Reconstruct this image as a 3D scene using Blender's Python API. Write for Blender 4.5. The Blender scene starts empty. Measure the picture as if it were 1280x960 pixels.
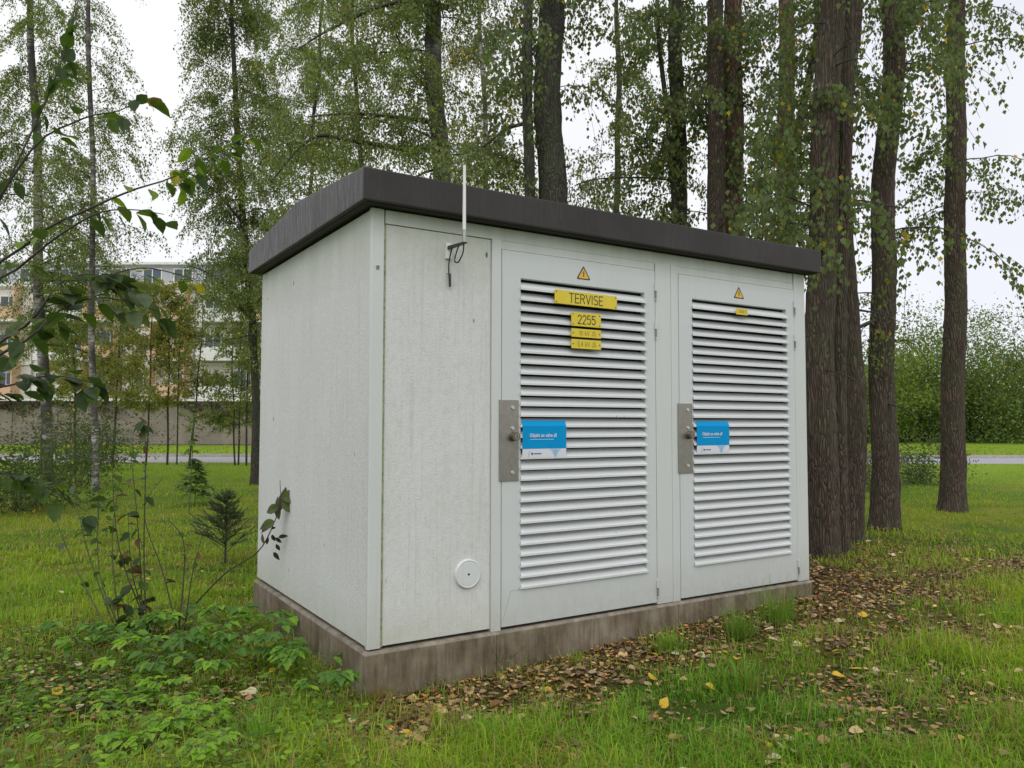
import bpy, bmesh, math, random
import numpy as np
from mathutils import Vector, Matrix, noise as mnoise

R = random.Random(7)
NR = np.random.default_rng(7)
SC = bpy.context.scene
COL = SC.collection

# ------------------------------------------------------------------ camera
YAW, PIT, ROL, FOC = 0.561081, 0.050156, 0.00162, 978.25
CAM = np.array([-1.6433, -4.0996, 1.2280])
FH = np.array([math.sin(YAW), math.cos(YAW), 0.0])        # level forward
RH = np.array([math.cos(YAW), -math.sin(YAW), 0.0])       # level right
_fw = np.array([math.sin(YAW)*math.cos(PIT), math.cos(YAW)*math.cos(PIT), math.sin(PIT)])
_u = np.cross(RH, _fw)
_r2 = math.cos(ROL)*RH + math.sin(ROL)*_u
_u2 = -math.sin(ROL)*RH + math.cos(ROL)*_u
cd = bpy.data.cameras.new('camera'); cam = bpy.data.objects.new('camera', cd); COL.objects.link(cam)
cd.sensor_width = 36.0; cd.lens = FOC/1280*36.0; cd.clip_start = 0.05; cd.clip_end = 3000
cam.matrix_world = Matrix(((_r2[0], _u2[0], -_fw[0], CAM[0]), (_r2[1], _u2[1], -_fw[1], CAM[1]),
                           (_r2[2], _u2[2], -_fw[2], CAM[2]), (0, 0, 0, 1)))
SC.camera = cam

# ------------------------------------------------------------------ light
W = bpy.data.worlds.new('World'); SC.world = W; W.use_nodes = True
nt = W.node_tree; nt.nodes.clear()
wo = nt.nodes.new('ShaderNodeOutputWorld'); bg = nt.nodes.new('ShaderNodeBackground')
sky = nt.nodes.new('ShaderNodeTexSky'); sky.sky_type = 'NISHITA'; sky.sun_disc = False
SUN_EL, SUN_AZ = math.radians(52), math.radians(218)      # azimuth from +Y clockwise
sky.sun_elevation = SUN_EL; sky.sun_rotation = SUN_AZ
mx = nt.nodes.new('ShaderNodeMixRGB'); mx.inputs[0].default_value = 0.90
mx.inputs[2].default_value = (9.7, 9.8, 10.6, 1)           # even cloud cover over the clear sky
tcw = nt.nodes.new('ShaderNodeTexCoord'); nz = nt.nodes.new('ShaderNodeTexNoise'); nz.inputs['Scale'].default_value = 1.6; nz.inputs['Detail'].default_value = 4
cr = nt.nodes.new('ShaderNodeValToRGB'); cr.color_ramp.elements[0].position = .35; cr.color_ramp.elements[0].color = (.84, .85, .93, 1)
cr.color_ramp.elements[1].position = .65; cr.color_ramp.elements[1].color = (1, 1, 1, 1)
sc10 = nt.nodes.new('ShaderNodeVectorMath'); sc10.operation = 'SCALE'; sc10.inputs['Scale'].default_value = 10.3
nt.links.new(tcw.outputs['Generated'], nz.inputs['Vector']); nt.links.new(nz.outputs[0], cr.inputs[0]); nt.links.new(cr.outputs[0], sc10.inputs[0]); nt.links.new(sc10.outputs[0], mx.inputs[2])
nt.links.new(sky.outputs[0], mx.inputs[1]); nt.links.new(mx.outputs[0], bg.inputs[0])
bg.inputs[1].default_value = 0.10
nt.links.new(bg.outputs[0], wo.inputs[0])
sd = bpy.data.lights.new('sun', 'SUN'); sd.energy = 1.35; sd.angle = math.radians(55); sd.color = (1, 0.98, 0.95)
sun = bpy.data.objects.new('sun', sd); COL.objects.link(sun)
sv = Vector((math.sin(SUN_AZ)*math.cos(SUN_EL), math.cos(SUN_AZ)*math.cos(SUN_EL), math.sin(SUN_EL)))
sun.rotation_euler = sv.to_track_quat('Z', 'Y').to_euler(); sun.location = (0, 0, 30)
SC.view_settings.view_transform = 'Standard'; SC.view_settings.look = 'None'
SC.view_settings.exposure = 0.09; SC.view_settings.gamma = 1.0
SC.render.engine = 'CYCLES'
SC.cycles.use_denoising = True
SC.cycles.max_bounces = 6; SC.cycles.diffuse_bounces = 3; SC.cycles.transparent_max_bounces = 4
SC.cycles.transmission_bounces = 3; SC.cycles.glossy_bounces = 2

# ------------------------------------------------------------------ helpers
def at(px, py, d):
    """World point seen at photo pixel (px, py) at level forward depth d."""
    v = _fw + _r2*(px-640)/FOC + _u2*(480-py)/FOC
    return CAM + v*(d/float(v @ FH))
def pos(d, l, z=0.0):
    p = CAM + FH*d + RH*l; return np.array([p[0], p[1], z])
def sstep(x, a, b):
    t = np.clip((np.asarray(x, float)-a)/(b-a), 0, 1); return t*t*(3-2*t)
def gz(x, y):
    """Ground height."""
    x = np.asarray(x, float); y = np.asarray(y, float)
    d = (x-CAM[0])*FH[0] + (y-CAM[1])*FH[1]
    near = 1 - sstep(d, 12, 24)
    z = -0.272 + near*(0.118*sstep(x, -0.2, 4.2) + 0.012*np.sin(x*1.7+0.5)*np.sin(y*1.3) + 0.02*np.sin(x*.6-1)*np.sin(y*.5+2))
    z = z + near*0.015*np.sin(x*4.1+y*1.3)*np.sin(y*3.7-x)*sstep(-y, 0.0, 1.0)
    return z
def gzf(x, y): return float(gz(x, y))
def ground_at(px, py):
    v = _fw + _r2*(px-640)/FOC + _u2*(480-py)/FOC
    z = -0.27
    for _ in range(6):
        p = CAM + v*(z-CAM[2])/v[2]; z = gzf(p[0], p[1])
    return np.array([p[0], p[1], z])

def meta(o, label=None, cat=None, group=None, kind=None):
    if label: o['label'] = label
    if cat: o['category'] = cat
    if group: o['group'] = group
    if kind: o['kind'] = kind
    return o
def link(o, parent=None):
    COL.objects.link(o)
    if parent is not None: o.parent = parent
    return o
def thing(name, label, cat, loc=(0, 0, 0), rz=0, group=None):
    o = bpy.data.objects.new(name, None); o.empty_display_size = 0.1
    o.location = [float(v) for v in loc]; o.rotation_euler = (0, 0, rz)
    link(o); return meta(o, label, cat, group)
def np_mesh(name, V, F, mat, cols=None, smooth=False):
    """V (n,3); F list of index arrays (each (m,k)); cols per-vertex rgb."""
    me = bpy.data.meshes.new(name)
    V = np.asarray(V, np.float32)
    F = [np.asarray(f, np.int32) for f in F if len(f)]
    me.vertices.add(len(V)); me.vertices.foreach_set('co', V.ravel())
    nl = sum(f.size for f in F); me.loops.add(nl)
    me.loops.foreach_set('vertex_index', np.concatenate([f.ravel() for f in F]))
    tot = np.concatenate([np.full(len(f), f.shape[1], np.int32) for f in F])
    st = np.concatenate([[0], np.cumsum(tot)[:-1]]).astype(np.int32)
    me.polygons.add(len(tot)); me.polygons.foreach_set('loop_start', st)
    me.polygons.foreach_set('loop_total', tot)
    if smooth: me.polygons.foreach_set('use_smooth', np.ones(len(tot), bool))
    me.update(calc_edges=True)
    if cols is not None:
        a = me.color_attributes.new('Col', 'FLOAT_COLOR', 'POINT')
        c = np.ones((len(V), 4), np.float32); c[:, :3] = cols; a.data.foreach_set('color', c.ravel())
    if mat is not None: me.materials.append(mat)
    return me
def obj(name, me, parent=None, loc=None, kind=None):
    o = bpy.data.objects.new(name, me); link(o, parent)
    if loc is not None: o.location = [float(v) for v in loc]
    if kind: o['kind'] = kind
    return o

class MB:
    """Collects simple solids into one mesh."""
    def __init__(s): s.v = []; s.f = []; s.n = 0
    def add(s, V, F):
        s.v += [tuple(float(c) for c in p) for p in V]; s.f += [tuple(i+s.n for i in f) for f in F]; s.n += len(V)
    def box(s, x0, x1, y0, y1, z0, z1):
        V = [(x, y, z) for z in (z0, z1) for y in (y0, y1) for x in (x0, x1)]
        s.add(V, [(0, 2, 3, 1), (4, 5, 7, 6), (0, 1, 5, 4), (2, 6, 7, 3), (0, 4, 6, 2), (1, 3, 7, 5)]); return s
    def prism(s, poly, a, b, axis='x'):
        """poly of 2D points extruded from a to b along axis (x: (y,z); y: (x,z); z: (x,y))."""
        n = len(poly)
        def P(t, q): return {'x': (t, q[0], q[1]), 'y': (q[0], t, q[1]), 'z': (q[0], q[1], t)}[axis]
        V = [P(a, q) for q in poly]+[P(b, q) for q in poly]
        F = [tuple(range(n))[::-1], tuple(range(n, 2*n))]+[(i, (i+1) % n, n+(i+1) % n, n+i) for i in range(n)]
        s.add(V, F); return s
    def cyl(s, c, r, a, b, axis='y', n=20, r2=None):
        r2 = r if r2 is None else r2
        ring = lambda t, rr: [{'y': (c[0]+rr*math.cos(k), t, c[1]+rr*math.sin(k)), 'z': (c[0]+rr*math.cos(k), c[1]+rr*math.sin(k), t),
                               'x': (t, c[0]+rr*math.cos(k), c[1]+rr*math.sin(k))}[axis] for k in [2*math.pi*i/n for i in range(n)]]
        V = ring(a, r)+ring(b, r2)
        s.add(V, [tuple(range(n)), tuple(range(n, 2*n))[::-1]]+[(i, n+i, n+(i+1) % n, (i+1) % n) for i in range(n)]); return s
    def tube(s, pts, r, n=8, r1=None):
        pts = np.array(pts, float); K = len(pts)
        rr = np.linspace(r, r if r1 is None else r1, K)
        V, F = tubes(pts[None], rr[None], n)
        s.add(V, [tuple(f) for f in F]+[tuple(range(n))[::-1], tuple(range((K-1)*n, K*n))]); return s
    def build(s, name, mat, parent=None, bevel=0, smooth=False, loc=None):
        me = bpy.data.meshes.new(name); me.from_pydata(s.v, [], s.f)
        bm = bmesh.new(); bm.from_mesh(me)
        bmesh.ops.recalc_face_normals(bm, faces=bm.faces)
        if bevel:
            es = [e for e in bm.edges if len(e.link_faces) == 2 and e.calc_face_angle(0) > 0.5]
            bmesh.ops.bevel(bm, geom=es, offset=bevel, segments=2, affect='EDGES', profile=0.6, clamp_overlap=True)
        bm.to_mesh(me); bm.free()
        if smooth:
            me.polygons.foreach_set('use_smooth', [True]*len(me.polygons))
        me.materials.append(mat)
        return obj(name, me, parent, loc)

def tubes(P, Rr, n=3):
    """P (N,K,3), Rr (N,K) -> verts, quads."""
    P = np.asarray(P, float); N, K, _ = P.shape
    T = np.gradient(P, axis=1); T /= np.linalg.norm(T, axis=2, keepdims=True)+1e-9
    m = P[:, -1]-P[:, 0]; m /= np.linalg.norm(m, axis=1, keepdims=True)+1e-9
    ref = np.where(np.abs(m[:, 2:3]) > 0.8, np.array([[1., 0, 0]]), np.array([[0, 0, 1.]]))[:, None, :]
    A = np.cross(T, np.broadcast_to(ref, T.shape)); A /= np.linalg.norm(A, axis=2, keepdims=True)+1e-9
    B = np.cross(T, A)
    an = np.arange(n)*2*math.pi/n
    V = P[:, :, None, :] + np.asarray(Rr)[:, :, None, None]*(A[:, :, None, :]*np.cos(an)[None, None, :, None] + B[:, :, None, :]*np.sin(an)[None, None, :, None])
    base = (np.arange(N)*K*n)[:, None, None]; k = (np.arange(K-1)*n)[None, :, None]; j = np.arange(n)[None, None, :]; j2 = (j+1) % n
    F = np.stack([base+k+j, base+k+j2, base+k+n+j2, base+k+n+j], -1).reshape(-1, 4)
    return V.reshape(-1, 3), F

def leaf_cloud(C, size, rng, hang=0.7, wid=0.62, fold=0.18):
    """One folded four-cornered leaf per centre; hang 0..1 tips downward."""
    n = len(C); size = np.broadcast_to(size, (n,))[:, None]
    ax = rng.normal(size=(n, 3)); ax /= np.linalg.norm(ax, axis=1, keepdims=True)
    ax = ax*(1-hang)+np.array([0, 0, -1.0])*hang; ax /= np.linalg.norm(ax, axis=1, keepdims=True)+1e-9
    sd_ = np.cross(ax, rng.normal(size=(n, 3))); sd_ /= np.linalg.norm(sd_, axis=1, keepdims=True)+1e-9
    nr = np.cross(ax, sd_)
    b = C; t = C+ax*size; m = C+ax*size*0.42
    l = m+sd_*size*wid*.5+nr*size*fold; r = m-sd_*size*wid*.5+nr*size*fold
    V = np.stack([b, l, t, r], 1).reshape(-1, 3)
    k = (np.arange(n)*4)[:, None]
    return V, np.concatenate([k+np.array([[0, 1, 2]]), k+np.array([[0, 2, 3]])], 0)

# ------------------------------------------------------------------ materials
def nodes(name):
    m = bpy.data.materials.new(name); m.use_nodes = True
    n = m.node_tree; b = n.nodes['Principled BSDF']; return m, n, b
def N(n, typ, **kw):
    x = n.nodes.new(typ)
    for k, v in kw.items():
        if k in x.inputs: x.inputs[k].default_value = v
        else: setattr(x, k, v)
    return x
def L(n, a, b): n.links.new(a, b)
BYPLACE = False
def texco(n, scale=(1, 1, 1), kind='Object'):
    t = N(n, 'ShaderNodeNewGeometry') if BYPLACE else N(n, 'ShaderNodeTexCoord'); kind = 'Position' if BYPLACE else kind; mp = N(n, 'ShaderNodeMapping'); mp.inputs['Scale'].default_value = scale
    L(n, t.outputs[kind], mp.inputs[0]); return mp.outputs[0]
def noise(n, co, sc, det=4, rough=.5):
    x = N(n, 'ShaderNodeTexNoise', Scale=sc, Detail=det, Roughness=rough); L(n, co, x.inputs['Vector']); return x.outputs[0]
def ramp(n, v, stops):
    r = N(n, 'ShaderNodeValToRGB'); e = r.color_ramp.elements
    while len(e) > 1: e.remove(e[-1])
    e[0].position = stops[0][0]; e[0].color = (*stops[0][1], 1) if len(stops[0][1]) == 3 else stops[0][1]
    for p, c in stops[1:]:
        q = e.new(p); q.color = (*c, 1)
    L(n, v, r.inputs[0]); return r.outputs[0]
def mix(n, f, a, b, mode='MIX'):
    x = N(n, 'ShaderNodeMixRGB', blend_type=mode)
    for i, v in ((0, f), (1, a), (2, b)):
        if hasattr(v, 'is_linked'): L(n, v, x.inputs[i])
        elif i == 0: x.inputs[0].default_value = v
        else: x.inputs[i].default_value = (*v, 1)
    return x.outputs[0]
def bump(n, b, h, st=.3, dist=.01):
    x = N(n, 'ShaderNodeBump', Strength=st, Distance=dist); L(n, h, x.inputs['Height']); L(n, x.outputs[0], b.inputs['Normal']); return x
def g3(v): return (v, v, v)

def simple(name, c, rough=.6, metal=0, var=0.0, sc=20):
    m, n, b = nodes(name)
    b.inputs['Roughness'].default_value = rough; b.inputs['Metallic'].default_value = metal
    if var:
        v = noise(n, texco(n), sc, 5, .6)
        L(n, ramp(n, v, [(.25, tuple(x*(1-var) for x in c)), (.75, tuple(min(1, x*(1+var)) for x in c))]), b.inputs['Base Color'])
    else: b.inputs['Base Color'].default_value = (*c, 1)
    return m

def mat_panel():
    """Rough pebbled exposed wall face painted pale grey, dirt runs and small pock marks."""
    m, n, b = nodes('rough_painted_wall')
    co = texco(n); st = texco(n, (9, 9, .35)); st2 = texco(n, (45, 45, .8))
    c = ramp(n, noise(n, co, 2.2, 4), [(.3, (.618, .622, .604)), (.7, (.655, .66, .645))])
    runs = ramp(n, noise(n, st, 2.0, 5, .65), [(.52, g3(1)), (.70, (.90, .90, .87)), (.82, (.78, .79, .74))])
    c = mix(n, .35, c, runs, 'MULTIPLY')
    c = mix(n, .28, c, ramp(n, noise(n, texco(n, (1, 1, .6)), 48, 3, .6), [(.35, g3(.80)), (.55, g3(1.04))]), 'MULTIPLY')
    thin = ramp(n, noise(n, st2, 1.6, 3, .5), [(.56, g3(1)), (.66, g3(.72))])
    c = mix(n, .30, c, thin, 'MULTIPLY')
    # green algae below the eaves
    sx = N(n, 'ShaderNodeSeparateXYZ'); L(n, co, sx.inputs[0])
    mr = N(n, 'ShaderNodeMapRange'); mr.inputs[1].default_value = 2.0; mr.inputs[2].default_value = 2.46; L(n, sx.outputs[2], mr.inputs[0])
    mu = N(n, 'ShaderNodeMath', operation='MULTIPLY'); L(n, mr.outputs[0], mu.inputs[0]); L(n, noise(n, texco(n, (4, 4, 1)), 1.6, 4), mu.inputs[1])
    c = mix(n, mu.outputs[0], c, (.36, .41, .27))
    # splash soil at the foot
    mr2 = N(n, 'ShaderNodeMapRange'); mr2.inputs[1].default_value = .22; mr2.inputs[2].default_value = -.02; L(n, sx.outputs[2], mr2.inputs[0])
    mu2 = N(n, 'ShaderNodeMath', operation='MULTIPLY'); L(n, mr2.outputs[0], mu2.inputs[0]); L(n, noise(n, co, 9, 5), mu2.inputs[1])
    c = mix(n, mu2.outputs[0], c, (.45, .46, .36))
    # pock marks
    vo = N(n, 'ShaderNodeTexVoronoi', Scale=5.5); L(n, texco(n, (1, 1, .45)), vo.inputs['Vector'])
    sp = ramp(n, vo.outputs['Distance'], [(.030, g3(1)), (.060, g3(0))])
    c = mix(n, sp, c, (.10, .10, .08))
    L(n, c, b.inputs['Base Color']); b.inputs['Roughness'].default_value = .62
    h1 = noise(n, co, 95, 3, .6); h2 = noise(n, texco(n, (1, 1, .55)), 34, 4, .6)
    h = mix(n, .5, h1, h2)
    bump(n, b, h, .6, .008)
    return m
def mat_paint(c=(.61, .632, .618), name='smooth_grey_paint', rough=.42, foot=True):
    m, n, b = nodes(name)
    co = texco(n)
    v = noise(n, co, 1.7, 5, .6)
    cc = ramp(n, v, [(.3, tuple(x*.955 for x in c)), (.7, c)])
    dr = ramp(n, noise(n, texco(n, (22, 22, .7)), 1.4, 5, .6), [(.55, g3(1)), (.75, (.86, .86, .80))])
    cc = mix(n, .5, cc, dr, 'MULTIPLY')
    sx = N(n, 'ShaderNodeSeparateXYZ'); L(n, co, sx.inputs[0])
    mr = N(n, 'ShaderNodeMapRange'); mr.inputs[1].default_value = 2.24; mr.inputs[2].default_value = 2.46; L(n, sx.outputs[2], mr.inputs[0])
    mu = N(n, 'ShaderNodeMath', operation='MULTIPLY'); L(n, mr.outputs[0], mu.inputs[0]); L(n, noise(n, texco(n, (5, 5, 1)), 1.5, 4), mu.inputs[1])
    cc = mix(n, mu.outputs[0], cc, (.27, .33, .17))
    mr3 = N(n, 'ShaderNodeMapRange'); mr3.inputs[1].default_value = .30; mr3.inputs[2].default_value = -.02; L(n, sx.outputs[2], mr3.inputs[0])
    mu3 = N(n, 'ShaderNodeMath', operation='MULTIPLY'); L(n, mr3.outputs[0], mu3.inputs[0]); L(n, noise(n, co, 14, 6, .7), mu3.inputs[1])
    if foot: cc = mix(n, mu3.outputs[0], cc, (.40, .40, .34))
    vs = N(n, 'ShaderNodeTexVoronoi', Scale=11.0); L(n, texco(n, (1, 1, .35)), vs.inputs['Vector'])
    sp_ = N(n, 'ShaderNodeMath', operation='MULTIPLY'); L(n, ramp(n, vs.outputs['Distance'], [(.03, g3(.75)), (.07, g3(0))]), sp_.inputs[0]); L(n, ramp(n, noise(n, co, 2.1, 3), [(.5, g3(0)), (.6, g3(1))]), sp_.inputs[1])
    cc = mix(n, sp_.outputs[0], cc, (.16, .15, .12))
    L(n, cc, b.inputs['Base Color']); b.inputs['Roughness'].default_value = rough
    bump(n, b, noise(n, co, 60, 3), .05, .002)
    return m
def mat_concrete():
    m, n, b = nodes('weathered_concrete')
    co = texco(n)
    c = ramp(n, noise(n, co, 3.5, 7, .65), [(.30, (.092, .068, .042)), (.50, (.178, .143, .096)), (.70, (.28, .245, .185)), (.82, (.40, .38, .33))])
    st = ramp(n, noise(n, texco(n, (16, 16, 1.6)), 1.7, 7, .72), [(.44, g3(1.05)), (.60, (.50, .42, .34)), (.72, (.30, .25, .2))])
    c = mix(n, .62, c, st, 'MULTIPLY')
    c = mix(n, ramp(n, noise(n, texco(n, (1, 1, 1.6)), 5.0, 5), [(.60, g3(0)), (.78, g3(.45))]), c, (.12, .13, .055))
    L(n, c, b.inputs['Base Color']); b.inputs['Roughness'].default_value = .8
    h = mix(n, .5, noise(n, co, 60, 6, .7), noise(n, texco(n, (12, 12, 1.4)), 3, 4))
    bump(n, b, h, .5, .006)
    return m
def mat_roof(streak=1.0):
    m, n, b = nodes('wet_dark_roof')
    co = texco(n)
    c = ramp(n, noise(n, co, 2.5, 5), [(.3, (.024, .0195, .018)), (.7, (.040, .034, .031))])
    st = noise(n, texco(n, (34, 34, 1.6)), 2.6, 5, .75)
    c = mix(n, .25+.65*streak, c, ramp(n, st, [(.45, g3(.75)), (.58, g3(1.3)), (.68, g3(3.0))]), 'MULTIPLY')  # streaked version lightens the colour, wet sky sheen painted in with the drips
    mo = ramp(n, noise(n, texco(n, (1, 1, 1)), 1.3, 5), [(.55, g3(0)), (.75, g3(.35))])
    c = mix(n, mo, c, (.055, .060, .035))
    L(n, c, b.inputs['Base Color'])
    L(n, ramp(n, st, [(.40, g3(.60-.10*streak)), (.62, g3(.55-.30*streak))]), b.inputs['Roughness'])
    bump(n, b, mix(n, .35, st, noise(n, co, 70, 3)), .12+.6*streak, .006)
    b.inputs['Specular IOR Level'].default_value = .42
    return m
def mat_bark(name, dark, light, green=0.0, sc=1.0):
    m, n, b = nodes(name)
    co = texco(n)
    w = N(n, 'ShaderNodeTexNoise', Scale=3.0*sc, Detail=3); L(n, texco(n, (1, 1, .4)), w.inputs['Vector'])
    mxv = N(n, 'ShaderNodeMixRGB', blend_type='ADD'); mxv.inputs[0].default_value = .16
    L(n, texco(n, (1, 1, .11)), mxv.inputs[1]); L(n, w.outputs[1], mxv.inputs[2])
    vo = N(n, 'ShaderNodeTexVoronoi', Scale=40*sc, feature='DISTANCE_TO_EDGE'); L(n, mxv.outputs[0], vo.inputs['Vector'])
    f = noise(n, texco(n, (1, 1, .35)), 18*sc, 6, .7)
    c = ramp(n, f, [(.3, tuple(x*.75 for x in dark)), (.62, light)])
    c = mix(n, ramp(n, vo.outputs[0], [(.0, g3(1)), (.16, g3(0))]), c, tuple(x*.45 for x in dark))
    if green:
        c = mix(n, ramp(n, noise(n, co, 1.6, 5), [(.4, g3(0)), (.7, g3(green))]), c, (.07, .09, .035))
    L(n, c, b.inputs['Base Color']); b.inputs['Roughness'].default_value = .85
    h = mix(n, .6, f, ramp(n, vo.outputs[0], [(0, g3(0)), (.3, g3(1))]))
    bump(n, b, h, 1.0, .03)
    return m
def mat_birch():
    m, n, b = nodes('birch_bark')
    co = texco(n, (1, 1, 1))
    f = noise(n, texco(n, (2, 2, 9)), 2.2, 5, .6)
    c = ramp(n, f, [(.36, (.04, .036, .033)), (.50, (.20, .185, .165)), (.62, (.42, .40, .37))])
    sx = N(n, 'ShaderNodeSeparateXYZ'); L(n, texco(n), sx.inputs[0])
    big = ramp(n, noise(n, texco(n, (1, 1, .5)), 2.5, 4), [(.42, g3(0)), (.56, g3(.92))])
    c = mix(n, big, c, (.045, .040, .034))
    L(n, c, b.inputs['Base Color']); b.inputs['Roughness'].default_value = .8
    bump(n, b, f, .6, .015)
    return m
def mat_leaf(name='leaf_surface', trans=.45, rough=.5, spec=.22):
    m, n, b = nodes(name)
    at_ = N(n, 'ShaderNodeVertexColor', layer_name='Col')
    L(n, at_.outputs[0], b.inputs['Base Color']); b.inputs['Roughness'].default_value = rough
    b.inputs['Specular IOR Level'].default_value = spec
    tr = N(n, 'ShaderNodeBsdfTranslucent')
    hs = N(n, 'ShaderNodeMixRGB', blend_type='MULTIPLY'); hs.inputs[0].default_value = 1; hs.inputs[2].default_value = (1.5, 1.6, .6, 1)
    L(n, at_.outputs[0], hs.inputs[1]); L(n, hs.outputs[0], tr.inputs[0])
    ms = N(n, 'ShaderNodeMixShader'); ms.inputs[0].default_value = trans
    out = n.nodes['Material Output']
    L(n, b.outputs[0], ms.inputs[1]); L(n, tr.outputs[0], ms.inputs[2]); L(n, ms.outputs[0], out.inputs[0])
    return m
def mat_vcol(name, rough=.9, sc=60, st=.3, dist=.02):
    m, n, b = nodes(name)
    at_ = N(n, 'ShaderNodeVertexColor', layer_name='Col')
    v = noise(n, texco(n), sc, 5, .7)
    L(n, mix(n, .6, at_.outputs[0], ramp(n, v, [(.3, g3(.55)), (.7, g3(1.5))]), 'MULTIPLY'), b.inputs['Base Color'])
    b.inputs['Roughness'].default_value = rough; b.inputs['Specular IOR Level'].default_value = .1
    bump(n, b, v, st, dist)
    return m
M_PANEL = mat_panel(); M_PAINT = mat_paint(); M_DOOR = mat_paint((.60, .63, .63), 'door_paint', .42)
BYPLACE = True; M_SLAT = mat_paint((.67, .69, .685), 'louvre_paint', .42, True); BYPLACE = False
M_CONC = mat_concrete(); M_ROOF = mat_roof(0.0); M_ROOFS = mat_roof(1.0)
M_SOFF = simple('dark_soffit', (.035, .033, .033), .7)
M_DARK = simple('dark_inside', (.02, .02, .02), .9)
M_STEEL = simple('brushed_steel', (.33, .31, .28), .38, .75, .12, 40)
M_BRASS = simple('dull_brass', (.22, .20, .15), .35, .9, .2, 60)
M_YEL = simple('yellow_enamel', (.72, .56, .03), .38, 0, .05, 8)
M_ORNG = simple('warning_yellow', (.75, .46, .05), .45, 0, .06, 30)
M_BLK = simple('black_print', (.03, .022, .02), .5)
M_BRN = simple('faded_print', (.22, .15, .03), .5)
M_BLUE = simple('blue_print', (.0, .285, .62), .65, 0, .04, 6); M_BLUE.node_tree.nodes['Principled BSDF'].inputs['Specular IOR Level'].default_value = .15
M_BLUE2 = simple('bright_blue_print', (.0, .40, .76), .42)
M_WHITE = simple('white_print', (.72, .72, .78), .45)
M_LBLUE = simple('pale_blue_print', (.55, .78, .92), .45)
M_NAVY = simple('navy_print', (.03, .12, .35), .45)
M_PLAST = simple('white_plastic', (.78, .78, .76), .4, 0, .04, 12)
M_CABLE = simple('black_cable', (.02, .02, .02), .5)
M_LEAF = mat_leaf(); M_GRASSB = mat_leaf('grass_blade', .42, .6, .08)
M_DRY = mat_leaf('dry_litter', .04, .55, .25)
M_PINE = mat_bark('pine_bark', (.066, .043, .031), (.155, .105, .076), .45)
M_PINER = mat_bark('red_pine_bark', (.12, .062, .043), (.25, .14, .10), .3)
M_BARKG = mat_bark('dark_mossy_bark', (.052, .045, .036), (.12, .105, .083), .8, 1.3)
M_BIRCH = mat_birch()
M_TWIG = simple('dark_twig', (.05, .042, .034), .8, 0, .3, 30)
M_STEMG = simple('green_stem', (.07, .085, .035), .6, 0, .3, 30)
M_GROUND = mat_vcol('earth_and_moss', .95, 22, .8, .03)

# ------------------------------------------------------------------ ground
def build_ground():
    u = np.linspace(-1, 1, 331)
    def warp(u, c, lo, hi):
        s = np.sinh(u*6.3)/math.sinh(6.3); return c+np.where(s < 0, -s*lo, s*hi)
    X, Y = np.meshgrid(warp(u, .8, -900, 900), warp(u, -.6, -900, 900))
    Z = gz(X, Y)
    d = (X-CAM[0])*FH[0]+(Y-CAM[1])*FH[1]
    V = np.stack([X, Y, Z], -1).reshape(-1, 3)
    n = len(u); i = np.arange(n-1); I, J = np.meshgrid(i, i); b = J*n+I
    F = np.stack([b, b+1, b+n+1, b+n], -1).reshape(-1, 4)
    # colour of the thing itself: grass green, moss yellow, bare brown by the kiosk
    nz = np.sin(X*2.1+1.3*np.sin(Y*1.7))*np.sin(Y*2.6+1.1*np.sin(X*1.4))
    nz2 = np.sin(X*.61+2*np.sin(Y*.37))*np.sin(Y*.53+1.5*np.sin(X*.29))
    green = np.array([.075, .13, .015]); moss = np.array([.16, .18, .02]); brown = np.array([.095, .052, .024]); far = np.array([.17, .26, .022])
    k = sstep(nz+nz2, -.6, .9)[..., None]
    c = green*(1-k)+moss*k
    lit = litter_mask(X, Y)[..., None]
    c = c*(1-lit)+brown*lit
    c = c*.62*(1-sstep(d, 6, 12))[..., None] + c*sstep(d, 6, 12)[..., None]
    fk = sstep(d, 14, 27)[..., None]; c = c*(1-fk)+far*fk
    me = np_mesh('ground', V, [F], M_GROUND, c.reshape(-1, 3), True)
    o = obj('ground', me); meta(o, 'mossy grass ground with bare brown earth beside the kiosk', None, None, 'structure')
BLOBS = [(*ground_at(px, py)[:2], r, k) for px, py, r, k in ((505, 915, .22, .95), (570, 885, .25, .8), (440, 925, .16, .7), (330, 800, .30, .8), (470, 890, .2, .6), (1070, 800, .5, .6), (680, 945, .10, .5), (820, 895, .12, .5),
         (960, 925, .12, .5), (255, 925, .15, .6), (1090, 880, .3, .6), (300, 655, .9, .35), (1095, 700, .9, .6))]
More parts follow.
